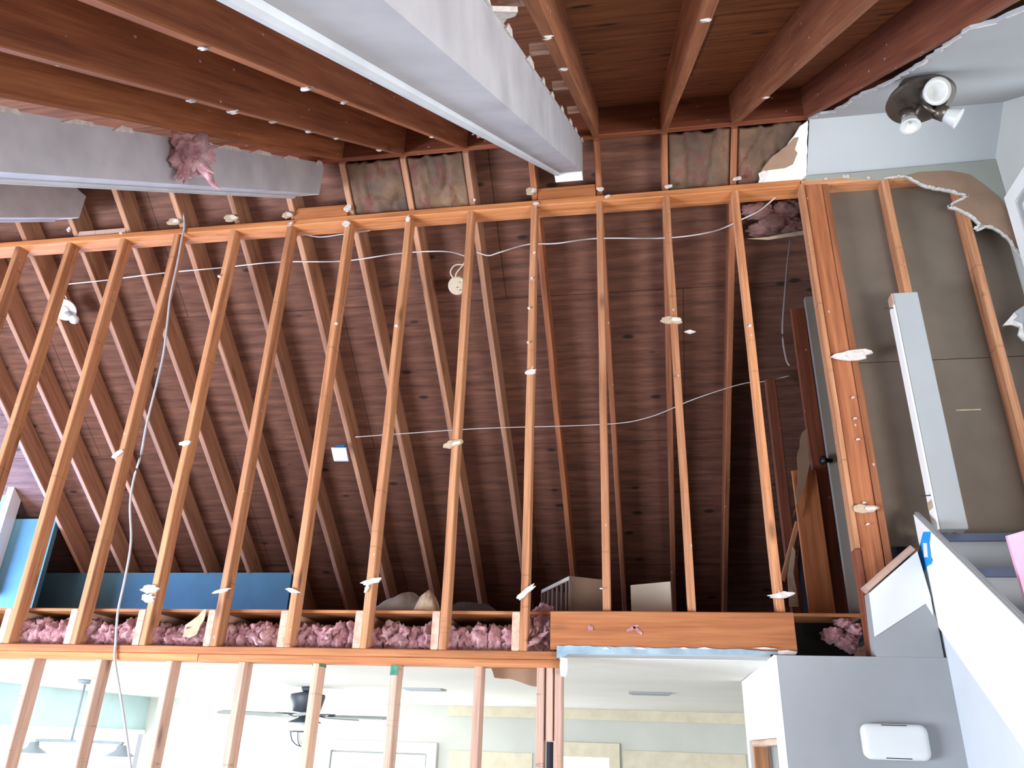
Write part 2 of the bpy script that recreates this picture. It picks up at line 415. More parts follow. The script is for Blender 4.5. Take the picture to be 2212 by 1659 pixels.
# ragged plaster along the top edges of the beams
for bt, x, sd in ((b1, -.289, 3), (b2, -1.954, 5), (b3, -3.719, 8)):
    b = bmesh.new(); rr = random.Random(sd); y = .2
    while y < 3.6:
        L = rr.uniform(.06, .22); h = rr.uniform(.003, .011)
        z = ZR+T*(y-YR)
        prism([(x, y, z-.02), (x, y+L, z+T*L-.02), (x, y+L*.8, z+T*L*.8+h*.4), (x, y+L*.3, z+T*L*.3+h)], (.006, 0, 0), b)
        y += L + rr.uniform(.02, .25)
    islands('torn_plaster', b, M['gypsum'], bt)
# battens between beam and the rafter on its right
for i, (x, y) in enumerate(((1118, 10), (1150, 118), (1190, 195), (1225, 245))):
    p = near(x, y, -.02)
    o = lumber('batten', (-.286, p.y, p.z), (SX(1)-.021, p.y, p.z), .045, .03, (0, -SA, CA), M['palestud'])
    tag(o, ['topmost short batten beside the big white beam, at the frame top', 'second short batten beside the big white beam, under the torn plaster',
            'third short batten beside the big white beam', 'short batten beside the big white beam, nearest the peak'][i], 'batten', 'battens beside the large beam')
pl = near(1085, 45, 0)
pts = [near(x, y, .001) for x, y in ((1046, 12), (1118, 14), (1112, 24), (1094, 30), (1086, 42), (1080, 62), (1060, 42))]
o = obj('drywall_remnant', prism(pts, (0, .007, -.009)), M['gypsum']); tag(o, 'ragged pale plaster remnant stuck beside the big beam at the frame top', 'drywall')
# top plate of the stud wall, in two lengths
o = lumber('top_plate', (-5.3, D+.0625, 3.06), (.985, D+.0625, 3.06), .125, .046, (0, 0, 1), M['plate']); tag(o, 'long bright top plate across the studs, left of the corner post', 'plate')
o = lumber('top_plate', (.99, D+.0625, 3.06), (2.055, D+.0625, 3.06), .125, .042, (0, 0, 1), M['stud']); tag(o, 'short top plate over the board-backed studs at right', 'plate')
# double bottom plate
o = lumber('wall_plate', (-5.2, D+.045, .376), (-.445, D+.045, .376), .09, .037, (0, 0, 1), M['plate']); tag(o, 'upper of the two long plates under the tall studs', 'plate')
o = lumber('wall_plate', (-5.2, D+.045, .338), (-2.31, D+.045, .338), .09, .037, (0, 0, 1), M['plate']); tag(o, 'lower long plate, left length over the pale studs of the lower room', 'plate')
o = lumber('wall_plate', (-2.305, D+.045, .338), (-.42, D+.045, .338), .09, .037, (0, 0, 1), M['plate']); tag(o, 'lower long plate, right length ending at the light blue opening edge', 'plate')
# ---- studs of the upper wall
STUD = {
 -10: 'tall wall stud cut off at the very left edge of the photo',
 -9: 'tall wall stud first from the left, its top near the left end of the plate',
 -8: 'tall wall stud left of the loft ceiling light',
 -7: 'tall wall stud just right of the loft ceiling light',
 -6: 'tall wall stud left of the hanging grey cable with a grey scrap half way up',
 -5: 'tall wall stud with an oval white scrap half way up, right of the grey cable',
 -4: 'tall wall stud second to the left of the white note, one scrap low down',
 -3: 'tall wall stud immediately left of the white note with blue tape',
 -2: 'tall wall stud with a white gun-shaped scrap low down near the pale cloth',
 -1: 'tall wall stud with the round ivory junction box and a tan oval scrap',
 0: 'reddish tall wall stud dotted with four white plaster spots',
 1: 'tall wall stud rising above the left half of the header, beside the slatted box',
 2: 'tall wall stud with a grey winged scrap, right of the beige panel',
 3: 'rightmost thin tall wall stud, left of the wide corner post'}
stud = {}
for k in range(-9, 4):
    o = lumber('wall_stud', (SX(k), D+.0445, .413 if k < 1 else .60), (SX(k), D+.0445, 3.06), .038, .089, (0, 1, 0), M['stud'], jit=.002)
    # front face towards -Y: shift so that depth runs +Y from D
    o.matrix_basis = Matrix.Translation((0, -.0445, 0)) @ o.matrix_basis; WM[o.name] = o.matrix_basis.copy()
    stud[k] = tag(o, STUD[k], 'stud', 'tall studs of the upper wall')
# ---- floor joists of the loft, ends showing beside the studs
for k in range(-7, 1):
    o = lumber('floor_joist', (SX(k)-.040, D+.004, .413), (SX(k)-.040, 6.4 if k < -4 else 6.85, .413), .038, .182, (0, 0, 1), M['palestud'])
    tag(o, {-7: 'floor joist end at the left edge beside the leftmost stud foot', -6: 'floor joist end left of the grey cable foot', -5: 'floor joist end just right of the grey cable foot',
            -4: 'floor joist end right of the torn cream paper', -3: 'floor joist end right of the bay with a pale pink curl', -2: 'floor joist end under the gun-shaped scrap, left of the pale cloth',
            -1: 'floor joist end behind the tan stud foot below the cream bag', 0: 'floor joist end nearest the header board, left of it'}[k], 'joist', 'loft floor joists')
struct(obj('floor', box(-6.6, .99, D+.09, 7.5, .597, .612), M['plate']))
# loft back: added blue knee wall imitating blue lens glare; dormer and left end walls
xk = onY(632, 1230, 6.45).x
struct(obj('wall_back', box(-6.6, xk, 6.45, 6.5, .612, ZR-T*(6.45-YR)+.01), M['bluewall']))
struct(obj('wall_back', prism([(xk-.04, 6.5, .612), (xk-.04, 6.5, ZR-T*(6.5-YR)), (xk-.04, 6.9, ZR-T*(6.9-YR)), (xk-.04, 6.9, .612)], (.04, 0, 0)), M['bluewall']))
struct(obj('wall_back', box(xk, .99, 6.9, 6.95, .612, ZR-T*(6.9-YR)+.01), M['bluewall']))
struct(obj('wall_dormer', box(-6.6, onY(128, 1100, 6.0).x, 6.0, 6.05, .612, ZR-T*(6.0-YR)+.06), M['bluewall']))
struct(obj('wall_left', prism([(-6.6, YR, .6), (-6.6, YR, ZR), (-6.6, 7.6, ZR-T*(7.6-YR)), (-6.6, 7.6, .3)], (-.05, 0, 0)), M['bluewall']))
# dormer window at the left (only its right jamb and head corner show)
wt = thing('window_1', (-6.0, 5.94, 1.0), None, None); struct(wt)
p = onY(5, 1041, 5.9); q = onY(38, 1041, 5.9)
obj('window_frame', box(q.x-.06, q.x, 5.88, 6.0, 1.0, p.z, box(-6.5, q.x, 5.88, 6.0, p.z-.03, p.z)), M['whitepaint'], wt)
obj('window_pane', box(-6.5, q.x-.05, 5.95, 5.96, 1.0, p.z-.02), M['paneblue'], wt)

# ---- grey drywall ceiling that is still up (right)
zz = lambda y, o: ZR+T*(y-YR)-o
edge = [near(x, y, .013) for x, y in ((2212, 22), (2150, 50), (2095, 62), (2050, 95), (1990, 140), (1935, 172), (1890, 195), (1860, 205), (1800, 243), (1772, 247), (1746, 259))]
edge = ragged(edge, .05, .008, 4)
for v in edge: v.z = zz(v.y, .013)
pts = [Vector((1.12, .9, zz(.9, .013)))] + edge + [Vector((1.03, YR, zz(YR, .013))), Vector((2.06, YR, zz(YR, .013))), Vector((2.06, .9, zz(.9, .013)))]
cl = struct(obj('ceiling', prism(pts, (0, -.008, .0105)), M['ceilpaint']))
ze = lambda y, o: ZR-T*(y-YR)-o
# torn white edge along the ceiling sheet
b = bmesh.new()
for i in range(len(edge)-1):
    a, c = edge[i], edge[i+1]
    if random.random() < .5:
        wd = random.uniform(.003, .010)
        prism([a+Vector((-.004, 0, -.001)), c+Vector((-.004, 0, -.001)), c+Vector((wd, 0, -.001)), a+Vector((wd*.7, 0, -.001))], (0, .001, -.002), b)
islands('torn_edge', b, M['gypsum'], cl)
pts = [Vector((1.028, YR, ze(YR, .013))), Vector((2.06, YR, ze(YR, .013))), Vector((2.06, D, 3.128)), Vector((1.028, D, 3.128))]
c2 = struct(obj('ceiling', prism(pts, (0, .008, .0105)), M['ceilpaint']))
def farp(x, y, o=.013): return far(x, y, o)
tornpx = [(1741, 384), (1700, 386), (1660, 389), (1634, 394), (1640, 380), (1643, 368), (1650, 356), (1662, 345), (1672, 335), (1684, 324), (1700, 312), (1710, 298), (1720, 285), (1728, 272), (1745, 261)]
pts = ragged([farp(*q, .013) for q in tornpx], .02, .003, 11, True)
for v in pts: v.z = ZR-.013+(v.y-YR)*(3.128-ZR+.013)/(D-YR)
c3 = obj('drywall_flap', prism(pts, (0, .008, .0105)), M['whitepaint']); tag(c3, 'torn white drywall flap with bare brown paper left of the grey ceiling', 'drywall')
brown = [(1655, 361), (1638, 370), (1650, 352), (1668, 332), (1695, 315), (1714, 295), (1725, 293), (1716, 318), (1722, 325), (1712, 348), (1695, 356)]
def flapz(v, o):
    v.z = ZR-.013+(v.y-YR)*(3.128-ZR+.013)/(D-YR)-o; return v
pts = [flapz(farp(*q, .013), .0022) for q in brown]
obj('torn_paper', prism(pts, (0, -.0006, -.0012)), M['paper'], c3)
pts = [flapz(farp(*q, .013), .0035) for q in ((1637, 366), (1650, 360), (1657, 363), (1650, 378), (1640, 388), (1633, 394), (1640, 378))]
obj('broken_gypsum', prism(pts, (0, -.004, -.006)), M['gypsum'], c3)

# ---- right part of the upper wall: drywall remnant on the studs, back sheet, side wall
YD = D-.013
outer = [(1741, 388), (1741, 383), (1850, 375), (1950, 366), (2050, 357), (2150, 348)]
cx = 2.058
side = [onY(2150, 348, YD)]
tornp = [(2212, 570), (2196, 545), (2180, 520), (2162, 503), (2145, 493), (2126, 490), (2108, 497), (2116, 486), (2098, 470), (2072, 455), (2048, 448), (2066, 437), (2092, 424), (2040, 412), (1996, 403), (1975, 392), (1955, 382), (1930, 382), (1895, 387), (1820, 382), (1780, 386)]
P0 = [onY(*q, YD) for q in outer]; P0[-1] = Vector((cx, YD, P0[-1].z))
for v in P0[1:]: v.z += .011
P1 = [onY(*q, YD) for q in tornp]; P1[0] = Vector((cx, YD, P1[0].z))
P1 = ragged(P1, .018, .003, 21)
for v in P1: v.y = YD
sh = obj('drywall_remnant', prism(P0+[v for v in P1], (0, .0125, 0)), M['greenpaint']); tag(sh, 'torn drywall sheet with brown paper bared in the upper right wall corner', 'drywall')
brown = [(1950, 381), (1985, 371), (2050, 368), (2095, 377), (2130, 402), (2158, 425), (2178, 455), (2196, 505), (2206, 545), (2196, 541), (2181, 518), (2163, 500), (2143, 489), (2118, 484), (2100, 467), (2072, 452), (2052, 446), (2094, 423), (2040, 409), (1997, 400)]
obj('torn_paper', prism([onY(*q, YD-.0015) for q in brown], (0, .001, 0)), M['paper'], sh)
b = bmesh.new()
for i in range(len(P1)-1):
    a, c = P1[i], P1[i+1]; d = (c-a); 
    if a.x < 1.45 and random.random() < .4: continue
    nrm = Vector((-d.z, 0, d.x)).normalized()*random.uniform(.008, .016)
    if nrm.z < 0 and nrm.x < 0: nrm = -nrm
    prism([a-nrm*.2, c-nrm*.2, c+nrm, a+nrm], (0, -.004, 0), b)
for v in b.verts: v.co.x = min(v.co.x, cx)
islands('torn_edge', b, M['gypsum'], sh)
pts = [onY(*q, YD) for q in ((2212, 660), (2212, 736), (2199, 722), (2203, 706), (2186, 700), (2166, 703), (2180, 688), (2190, 675))]
for v in pts: v.x = min(v.x, cx)
o = obj('drywall_remnant', prism(pts, (0, .0125, 0)), M['graywall']); tag(o, 'small jagged drywall remnant at the right edge below the torn sheet', 'drywall')
pts2 = [onY(*q, YD-.001) for q in ((2212, 728), (2212, 736), (2199, 724), (2203, 706), (2186, 702), (2166, 703), (2180, 688), (2190, 676), (2198, 684), (2188, 692), (2208, 700))]
for v in pts2: v.x = min(v.x, cx)
obj('torn_edge', prism(pts2, (0, -.004, 0)), M['gypsum'], o)
# back of the board on the other side of that wall
bk = struct(obj('wall_back', box(1.10, 2.058, D+.091, D+.103, 1.925, 3.06), M['gypback']))
bk2 = struct(obj('wall_back', box(1.10, 2.058, D+.0915, D+.1035, .93, 1.920), M['gypback']))
for i, (x, z0) in enumerate(((1.455, .95), (1.838, .95))):
    o = lumber('wall_stud', (x, D, z0), (x, D, 3.06), .038, .089, (0, 1, 0), M['stud'], jit=.002)
    tag(o, ['board-backed stud rising behind the top of the white newel', 'board-backed stud under the torn drywall, nearest the right edge'][i], 'stud', 'board-backed studs at right')
    stud[10+i] = o
# pale scratches on the back board
o = obj('chalk_mark', box(0, .12, 0, .002, 0, .008), M['scraptan'], bk2, None); 
p = onY(2065, 888, D+.09); mw = Matrix.Translation(p+Vector((.06, 0, H))); o.matrix_basis = mw
# right side wall
wr = struct(obj('wall_right', prism([(2.06, 2.5, -H), (2.06, 2.5, zz(2.5, 0)), (2.06, YR, ZR), (2.06, D+.12, ze(D+.12, 0)), (2.06, D+.12, -H)], (.1, 0, 0)), plain('pale_side_wall_paint', (190, 192, 188), .02, 3, .8)))
wn = thing('window_2', (2.05, 3.4, 2.2), None, None); struct(wn)
c0 = onX(2172, 432, 2.045); y1 = c0.y-.02; zt = c0.z
fr = bmesh.new()
box(2.03, 2.059, y1-.09, y1, 1.29, zt-.09, fr); box(2.03, 2.059, y1-1.2, y1, zt-.09, zt, fr); box(2.03, 2.059, y1-1.2, y1-1.11, 1.29, zt-.09, fr); box(2.03, 2.059, y1-1.2, y1, 1.2, 1.29, fr)
obj('window_frame', fr, M['whitepaint'], wn)
fr = bmesh.new(); box(2.04, 2.058, y1-.13, y1-.1, 1.3, zt-.14, fr); box(2.04, 2.058, y1-1.1, y1-.1, zt-.14, zt-.1, fr)
obj('window_sash', fr, M['graywall'], wn)
obj('window_pane', box(2.05, 2.056, y1-1.1, y1-.12, 1.3, zt-.12), M['pane'], wn)

# ---- corner post
cp = thing('corner_post', (1.06, D+.04, .413), 'wide reddish corner post of joined studs with a big plaster patch', 'post')
lumber('jack_stud', (.990, D-.012, .90), (.990, D-.012, 3.06), .024, .09, (0, 1, 0), M['stud'], cp)
lumber('post_board', (1.053, D, .413), (1.053, D, 3.06), .098, .089, (0, 1, 0), M['rafter'], cp)
lumber('post_stud', (1.122, D+.003, .413), (1.122, D+.003, 3.06), .036, .088, (0, 1, 0), M['rafter'], cp)
lumber('lower_block', (.990, D-.004, .413), (.990, D-.004, .895), .026, .09, (0, 1, 0), M['rafterred'], cp)
# ---- header board and the painted strip under it
o = lumber('header_board', (-.475, D-.020, .420), (.655, D-.020, .420), .038, .176, (0, 0, 1), M['header']); hb = tag(o, 'broad orange header board over the opening with pink smears', 'header')
for px, w_, h_, an in ((1275, .035, .03, 0), (1365, .07, .02, 20), (1378, .06, .016, -40)):
    p = onY(px, 1357 if px < 1370 else 1362, D-.040); pts = []
    for i in range(10):
        q = 2*math.pi*i/10; a = math.radians(an); x, z = math.cos(q)*w_/2*random.uniform(.7, 1.1), math.sin(q)*h_/2*random.uniform(.7, 1.1)
        pts.append(Vector((p.x+x*math.cos(a)-z*math.sin(a), D-.0395, p.z+x*math.sin(a)+z*math.cos(a))))
    obj('wool_wisp', prism(pts, (0, -.004, 0)), M['pink'], hb)
top = ragged([onY(x, y, D-.041) for x, y in ((1680, 1408), (1600, 1402), (1500, 1401), (1400, 1399), (1300, 1397), (1203, 1395))], .03, .003, 31)
pts = [onY(1203, 1422, D-.041), onY(1218, 1420, D-.041), onY(1228, 1413, D-.041), onY(1680, 1414, D-.041)] + top
for v in pts: v.y = D-.041
bs = obj('painted_edge_strip', prism(pts, (0, -.008, 0)), M['bluestrip']); tag(bs, 'light blue painted drywall edge strip running under the header board', 'drywall')
b = bmesh.new()
for x0, x1 in ((1365, 1400), (1300, 1318), (1465, 1490), (1505, 1540), (1625, 1680)):
    a, c = onY(x0, 1400, D-.05), onY(x1, 1402, D-.05)
    prism([a, (a+c)/2+Vector((0, 0, -.004)), c, (a+c)/2+Vector((0, 0, .006))], (0, -.003, 0), b)
prism([onY(*q, D-.041) for q in ((1680, 1406), (1700, 1405), (1722, 1409), (1718, 1415), (1680, 1415))], (0, -.012, 0), b)
islands('torn_edge', b, M['gypsum'], bs)
pts = [onY(*q, D-.042) for q in ((1212, 1420), (1226, 1424), (1226, 1450), (1222, 1462), (1212, 1461), (1210, 1440))]
o = obj('plaster_chunk', prism(pts, (0, -.02, 0)), M['whitepaint']); tag(o, 'white broken plaster chunk hanging at the upper left corner of the opening', 'plaster')
# soffit of the opening
struct(obj('trim_1', box(-.44, .54, D-.002, D+.14, .400, .418), M['ceilpaint']))
p = [onY(*q, D+.10) for q in ((1060, 1441), (1160, 1441), (1163, 1484), (1120, 1472), (1100, 1466), (1068, 1464), (1064, 1450))]
o = obj('drywall_remnant', prism(ragged(p, .03, .004, 5, True), (0, .008, 0)), M['paper']); tag(o, 'brown torn paper piece hanging behind the plate, left of the joined studs', 'drywall')
# ---- studs of the lower wall
LOW = ['pale lower stud at the left edge', 'pale lower stud in front of the hanging lamp rod', 'pale lower stud right of the hanging lamp', 'pale lower stud across the left fan blade',
       'pale lower stud in front of the ceiling fan hub', 'pale lower stud across the white window frame, dark green top', 'pale lower stud left of the torn brown paper']
for i, x in enumerate((57, 202, 355, 514, 674, 844, 1025)):
    c = onY(x, 1442, D).x+.019
    o = lumber('lower_stud', (c, D, -H), (c, D, .338), .038, .089, (0, 1, 0), M['palestud'], jit=.002); tag(o, LOW[i], 'stud', 'pale studs of the lower wall')
    if i in (4, 5):
        obj('green_end', box(c-.0195, c+.0195, D-.001, D+.0895, .325 if i == 4 else .29, .337), M['green'], o)
for i, (x, z0, y0) in enumerate(((1159, -H, 0), (1178, .0, .012), (1198, -H, 0))):
    c = onY(x, 1442, D).x+.019
    z1 = .338
    z0 = -H if i != 1 else onY(1178, 1600, D).z
    o = lumber('lower_stud', (c, D+y0, z0), (c, D+y0, z1), .036, .089, (0, 1, 0), M['palestud'], jit=.001)
    tag(o, ['left of the three joined studs at the opening, torn pale top', 'short middle one of the three joined studs at the opening', 'right of the three joined studs, edging the opening'][i], 'stud', 'joined studs beside the opening')
c = onY(1178, 1442, D).x+.019
o = lumber('steel_strut', (c, D+.05, -H), (c, D+.05, onY(1178, 1600, D).z-.004), .03, .03, (0, 1, 0), M['tread']); tag(o, 'dark filler strip between the joined studs below the short one', 'strip')

# ---- grey wall, return wall
YW = D-.103
gw = struct(obj('wall_front', prism([(.552, YW, -H), (.552, YW, .3995), (1.263, YW, .3995), (1.263, YW, -H)], (0, .19, 0)), M['graywall']))
# return wall with an opening cut in it
XJ = .540
a = onX(1626, 1606, XJ); 
YB = onX(1605, 1505, XJ).y
ho = .065
pts = [(XJ, YW-.001, .400), (XJ, YB, .395), (XJ, YB, -H), (XJ, YB-.12, -H), (XJ, YB-.12, ho), (XJ, D+.07, ho), (XJ, D+.07, -H), (XJ, YW-.001, -H)]
rw = struct(obj('wall_return', prism(pts, (.012, 0, 0)), M['whitepaint']))
o = lumber('door_header', (XJ+.055, D+.1, ho-.03), (XJ+.055, YB-.14, ho-.03), .085, .03, (0, 0, 1), M['palestud']); tag(o, 'bare wooden header of the side opening, low behind the grey wall edge', 'header')
o = lumber('door_jack_stud', (XJ+.055, YB-.17, -H), (XJ+.055, YB-.17, ho-.032), .085, .035, (0, -1, 0), M['stud']); tag(o, 'orange jack stud under the wooden header of the side opening', 'stud')
struct(obj('wall_return', box(XJ+.11, XJ+.14, D+.1, YB, -H, .38), M['graywall']))
# sloped grey/white wing at the stair foot wall
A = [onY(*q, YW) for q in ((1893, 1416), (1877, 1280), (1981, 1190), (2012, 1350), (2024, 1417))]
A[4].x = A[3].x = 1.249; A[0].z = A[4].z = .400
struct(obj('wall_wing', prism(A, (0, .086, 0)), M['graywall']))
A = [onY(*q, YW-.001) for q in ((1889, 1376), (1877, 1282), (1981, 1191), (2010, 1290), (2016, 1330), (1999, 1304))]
o = obj('wing_panel', prism(A, (0, -.004, 0)), M['whitepaint']); tag(o, 'white sloped panel left of the blue tape, meeting the stair half wall', 'panel')  # white upper part of the wing, a thin panel over the grey
a = onY(1879, 1276, YW-.006); c = onY(1978, 1188, YW-.006)
cap = lumber('raw_cap_board', a+Vector((0, .043, 0)), c+Vector((0, .043, 0)), .086, .03, (-.6, 0, 1), M['palestud']); tag(cap, 'raw wooden cap board along the sloped wing, rising to the blue tape', 'board')
scrap(cap, 1876, 1276, .035, .03, seed=4)
# ---- stair half wall (X = 1.25 face)
XB = 1.25
zt_ = lambda y: 1.048+(y-3.876)*.710
zb_ = lambda y: .566+(y-3.874)*.802
hw = thing('stair_half_wall', (XB+.05, 3.7, -H), 'bright white sloping half wall of the staircase at right', 'half wall')
obj('white_panel', prism([(XB, 3.876, zt_(3.876)), (XB, 1.9, zt_(1.9)), (XB, 1.9, zb_(1.9)), (XB, 3.874, zb_(3.874))], (.03, 0, 0)), M['whitepaint'], hw)
obj('cap_board', prism([(XB+.01, 3.885, zt_(3.885)+.002), (XB+.01, 1.9, zt_(1.9)+.002), (XB+.01, 1.9, zt_(1.9)+.006), (XB+.01, 3.885, zt_(3.885)+.008)], (.018, 0, 0)), M['graywall'], hw)
struct(obj('wall_stair', prism([(XB+.012, D, -H), (XB+.012, D, .60), (XB+.012, 3.874, .56), (XB+.012, 1.9, zb_(1.9)), (XB+.012, 1.9, -H)], (.017, 0, 0)), plain('lit_grey_stair_paint', (204, 211, 217), .02, 3, .8)))  # grey wall paint made lighter, the side light put into the colour
tp = [(460, 548), (545, 545), (540, 600), (530, 680), (550, 850), (570, 880), (555, 930), (500, 960), (465, 1030), (380, 1030), (340, 1000), (380, 850), (410, 760), (440, 620)]
tp = [onX(1912+x/5.53, 1050+y/5.53, XB-.001) for x, y in tp]
o = obj('tape_piece', prism(tp, (-.002, 0, 0)), M['tape']); tag(o, 'bright blue masking tape stuck on the white stair half wall', 'tape')
obj('tape_gap', prism([onX(1912+x/5.53, 1050+y/5.53, XB-.0035) for x, y in ((455, 680), (500, 680), (512, 850), (468, 850))], (-.0015, 0, 0)), M['device'], o)
# ---- stairs
struct(obj('wall_stair', prism([(XB+.034, y, z) for y, z in ((D, .94), (3.9, .94), (1.9, zt_(1.9)-.1), (1.9, -H), (D, -H))], (.058, 0, 0)), M['graywall']))
st = thing('staircase', (1.7, 2.5, -H), 'grey painted staircase with dark treads at the right edge', 'stairs')
rise, run = .215, .262
for i in range(8):
    y = 3.895-run*i; z = .955-rise*i
    obj('stair_riser', box(XB+.096, 2.056, y, y+.018, z-rise, z-.035), M['graywall'], st)
    obj('stair_tread', box(XB+.096, 2.056, y-.02, min(y+run, D+.085) if i else D-.001, z-.035, z), M['tread'], st)
# newel
nb = onY(1982, 630, 3.80); 
nx0, nx1 = 1.325, 1.45
nw = thing('newel_post', (nx0+.06, 3.85, .957), 'tall free-standing square post, white on its left side and grey in front', 'post')
ztp = nb.z
obj('post_body', box(nx0+.003, nx1, 3.80, 3.90-.03, .957, ztp, None, .003), M['graywall'], nw)
obj('white_side', box(nx0-.006, nx0+.0025, 3.801, 3.869, .957, ztp-.07), M['whitepaint'], nw)
o = obj('bare_wood_top', box(nx0-.005, nx0+.0028, 3.802, 3.868, ztp-.068, ztp-.002), M['palestud'], nw)
o = obj('bare_wood_patch', box(nx0-.0075, nx0-.0062, 3.802, 3.868, 1.06, 1.10), M['scraptan'], nw)
for z in (ztp-.085, 1.12): obj('protruding_screw', tube([(nx0+.0, 3.81, z), (nx0-.05, 3.80, z-.004)], .003), M['steel'], nw)
pts = [onY(*q, 3.33) for q in ((2176, 1157), (2214, 1146), (2240, 1240), (2225, 1330), (2203, 1250))]
o = obj('pink_sheet', prism(pts, (0, .02, .003)), M['pinkfoam']); tag(o, 'pale pink sheet corner poking in at the right edge above the stairs', 'sheet')

# ---- wall device
p0 = onY(1865, 1640, YW); p1 = onY(1996, 1566, YW)
dv = thing('wall_alarm_box', ((p0.x+p1.x)/2, YW-.02, p0.z), 'white rounded plastic box mounted on the grey wall at lower right', 'detector')
def rrect(x0, x1, z0, z1, rd, y, n=6):
    out = []
    for cx_, cz_, a0 in ((x1-rd, z1-rd, 0), (x0+rd, z1-rd, 90), (x0+rd, z0+rd, 180), (x1-rd, z0+rd, 270)):
        for i in range(n+1): q = math.radians(a0+90*i/n); out.append((cx_+rd*math.cos(q), y, cz_+rd*math.sin(q)))
    return out
bb = bmesh.new(); prof = [(.0, .004, -.002), (.0, .0, -.030), (.003, 0, -.038), (.008, 0, -.043), (.016, 0, -.046), (.03, 0, -.0475)]; rings = []
for ins, _, yy in prof: rings.append([bb.verts.new(q) for q in rrect(p0.x+ins, p1.x-ins, p0.z+ins, p1.z-ins, max(.032-ins*.6, .006), YW+yy)])
for a, c in zip(rings, rings[1:]):
    for i in range(len(a)): bb.faces.new((a[i], a[(i+1) % len(a)], c[(i+1) % len(a)], c[i]))
bb.faces.new(rings[0][::-1]); bb.faces.new(rings[-1])
obj('housing', bb, M['device'], dv, smooth=True)
for z in (p1.z-.006, p0.z+.007): obj('vent_slot', box((p0.x+p1.x)/2-.05, (p0.x+p1.x)/2+.05, YW-.0445, YW-.036, z-.0015, z+.0015), M['dark'], dv)

# ================================================================== LOFT CONTENTS
# blocks on the top plate under the beam ends
def block(x0, x1, z0, z1, y, lab):
    o = lumber('support_block', (x0, y, z0), (x1, y, z0), .038, z1-z0, (0, 0, 1), M['header'] if x0 > -3 else M['palestud']); tag(o, lab, 'block', 'support blocks on the top plate')
block(SX(0)+.022, SX(1)-.022, 3.108, 3.205, D+.03, 'wooden block on the top plate under the end of the big centre beam')
block(SX(-4)+.022, SX(-3)-.022, 3.108, 3.205, D+.03, 'wooden block on the top plate under the end of the left beam')
block(SX(-8)+.022, SX(-7)-.022, 3.135, 3.175, D+.05, 'thin wooden block under the lilac-white beam end at far left')
# kraft faced batts in the far slope bays
def batt(k, y0, y1, lab, seed, pink=False, sag=.012):
    x0, x1 = SX(k)+.024, SX(k+1)-.024; nx, ny = 26, 34; b = bmesh.new(); g = []
    for j in range(ny+1):
        row = []
        for i in range(nx+1):
            u, v = i/nx, j/ny; x = x0+(x1-x0)*u; y = y0+(y1-y0)*v
            n = noise.fractal(Vector((x*7+seed, y*4, seed)), .8, 2.1, 4); cr = 1-min(1, 5*abs(noise.noise(Vector((x*9+seed+y*2, y*4-x*2, 2)))))
            h = (n*.016 + cr*.022)*min(1, 6*u, 6*(1-u)) - sag*math.sin(math.pi*u)
            row.append(b.verts.new((x, y, ze(y, -.02)+h)))
        g.append(row)
    for j in range(ny):
        for i in range(nx): b.faces.new((g[j][i], g[j][i+1], g[j+1][i+1], g[j+1][i]))
    r = bmesh.ops.extrude_face_region(b, geom=b.faces[:])
    for v in [q for q in r['geom'] if isinstance(q, bmesh.types.BMVert)]: v.co += Vector((0, .04, .055))
    o = obj('insulation_batt', b, M['kraft'], smooth=True); return tag(o, lab, 'insulation', 'paper-faced batts near the roof peak')
batt(-3, YR+.03, 4.0, 'crumpled paper-faced batt above the plate, left of the pair by the left beam', 3)
batt(-2, YR+.03, 4.0, 'paper-faced batt above the plate with red printing, right of the pair', 9)
batt(2, YR+.03, 4.0, 'paper-faced batt near the peak with red wool, left of the last bay', 14)
batt(3, YR+.03, 4.0, 'shadowed paper-faced batt behind the torn white drywall flap', 21)
# loose batt hanging in the bay below the plate, right
b = bmesh.new()
for i, (x, y, rx, rz) in enumerate(((1640, 455, .09, .05), (1700, 450, .09, .04), (1680, 475, .12, .05), (1650, 495, .10, .03), (1715, 490, .07, .05))):
    c = far(x, y, .0)
    blob((c.x, c.y+.03, c.z+.02), rx, .06, rz, 40+i, .35, 2.0, 4, b)
lo = obj('hanging_insulation', b, plain('dusty_brown_wool', (120, 86, 80), .25, 12, 1, .6), smooth=True); tag(lo, 'dusty loose insulation hanging below the plate beside the corner post', 'insulation')
b = bmesh.new(); prism([far(*q, .03) for q in ((1614, 516), (1660, 512), (1700, 504), (1738, 498), (1738, 507), (1700, 512), (1660, 518))], (0, .003, .004), b)
obj('paper_edge', b, M['scraptan'], lo)
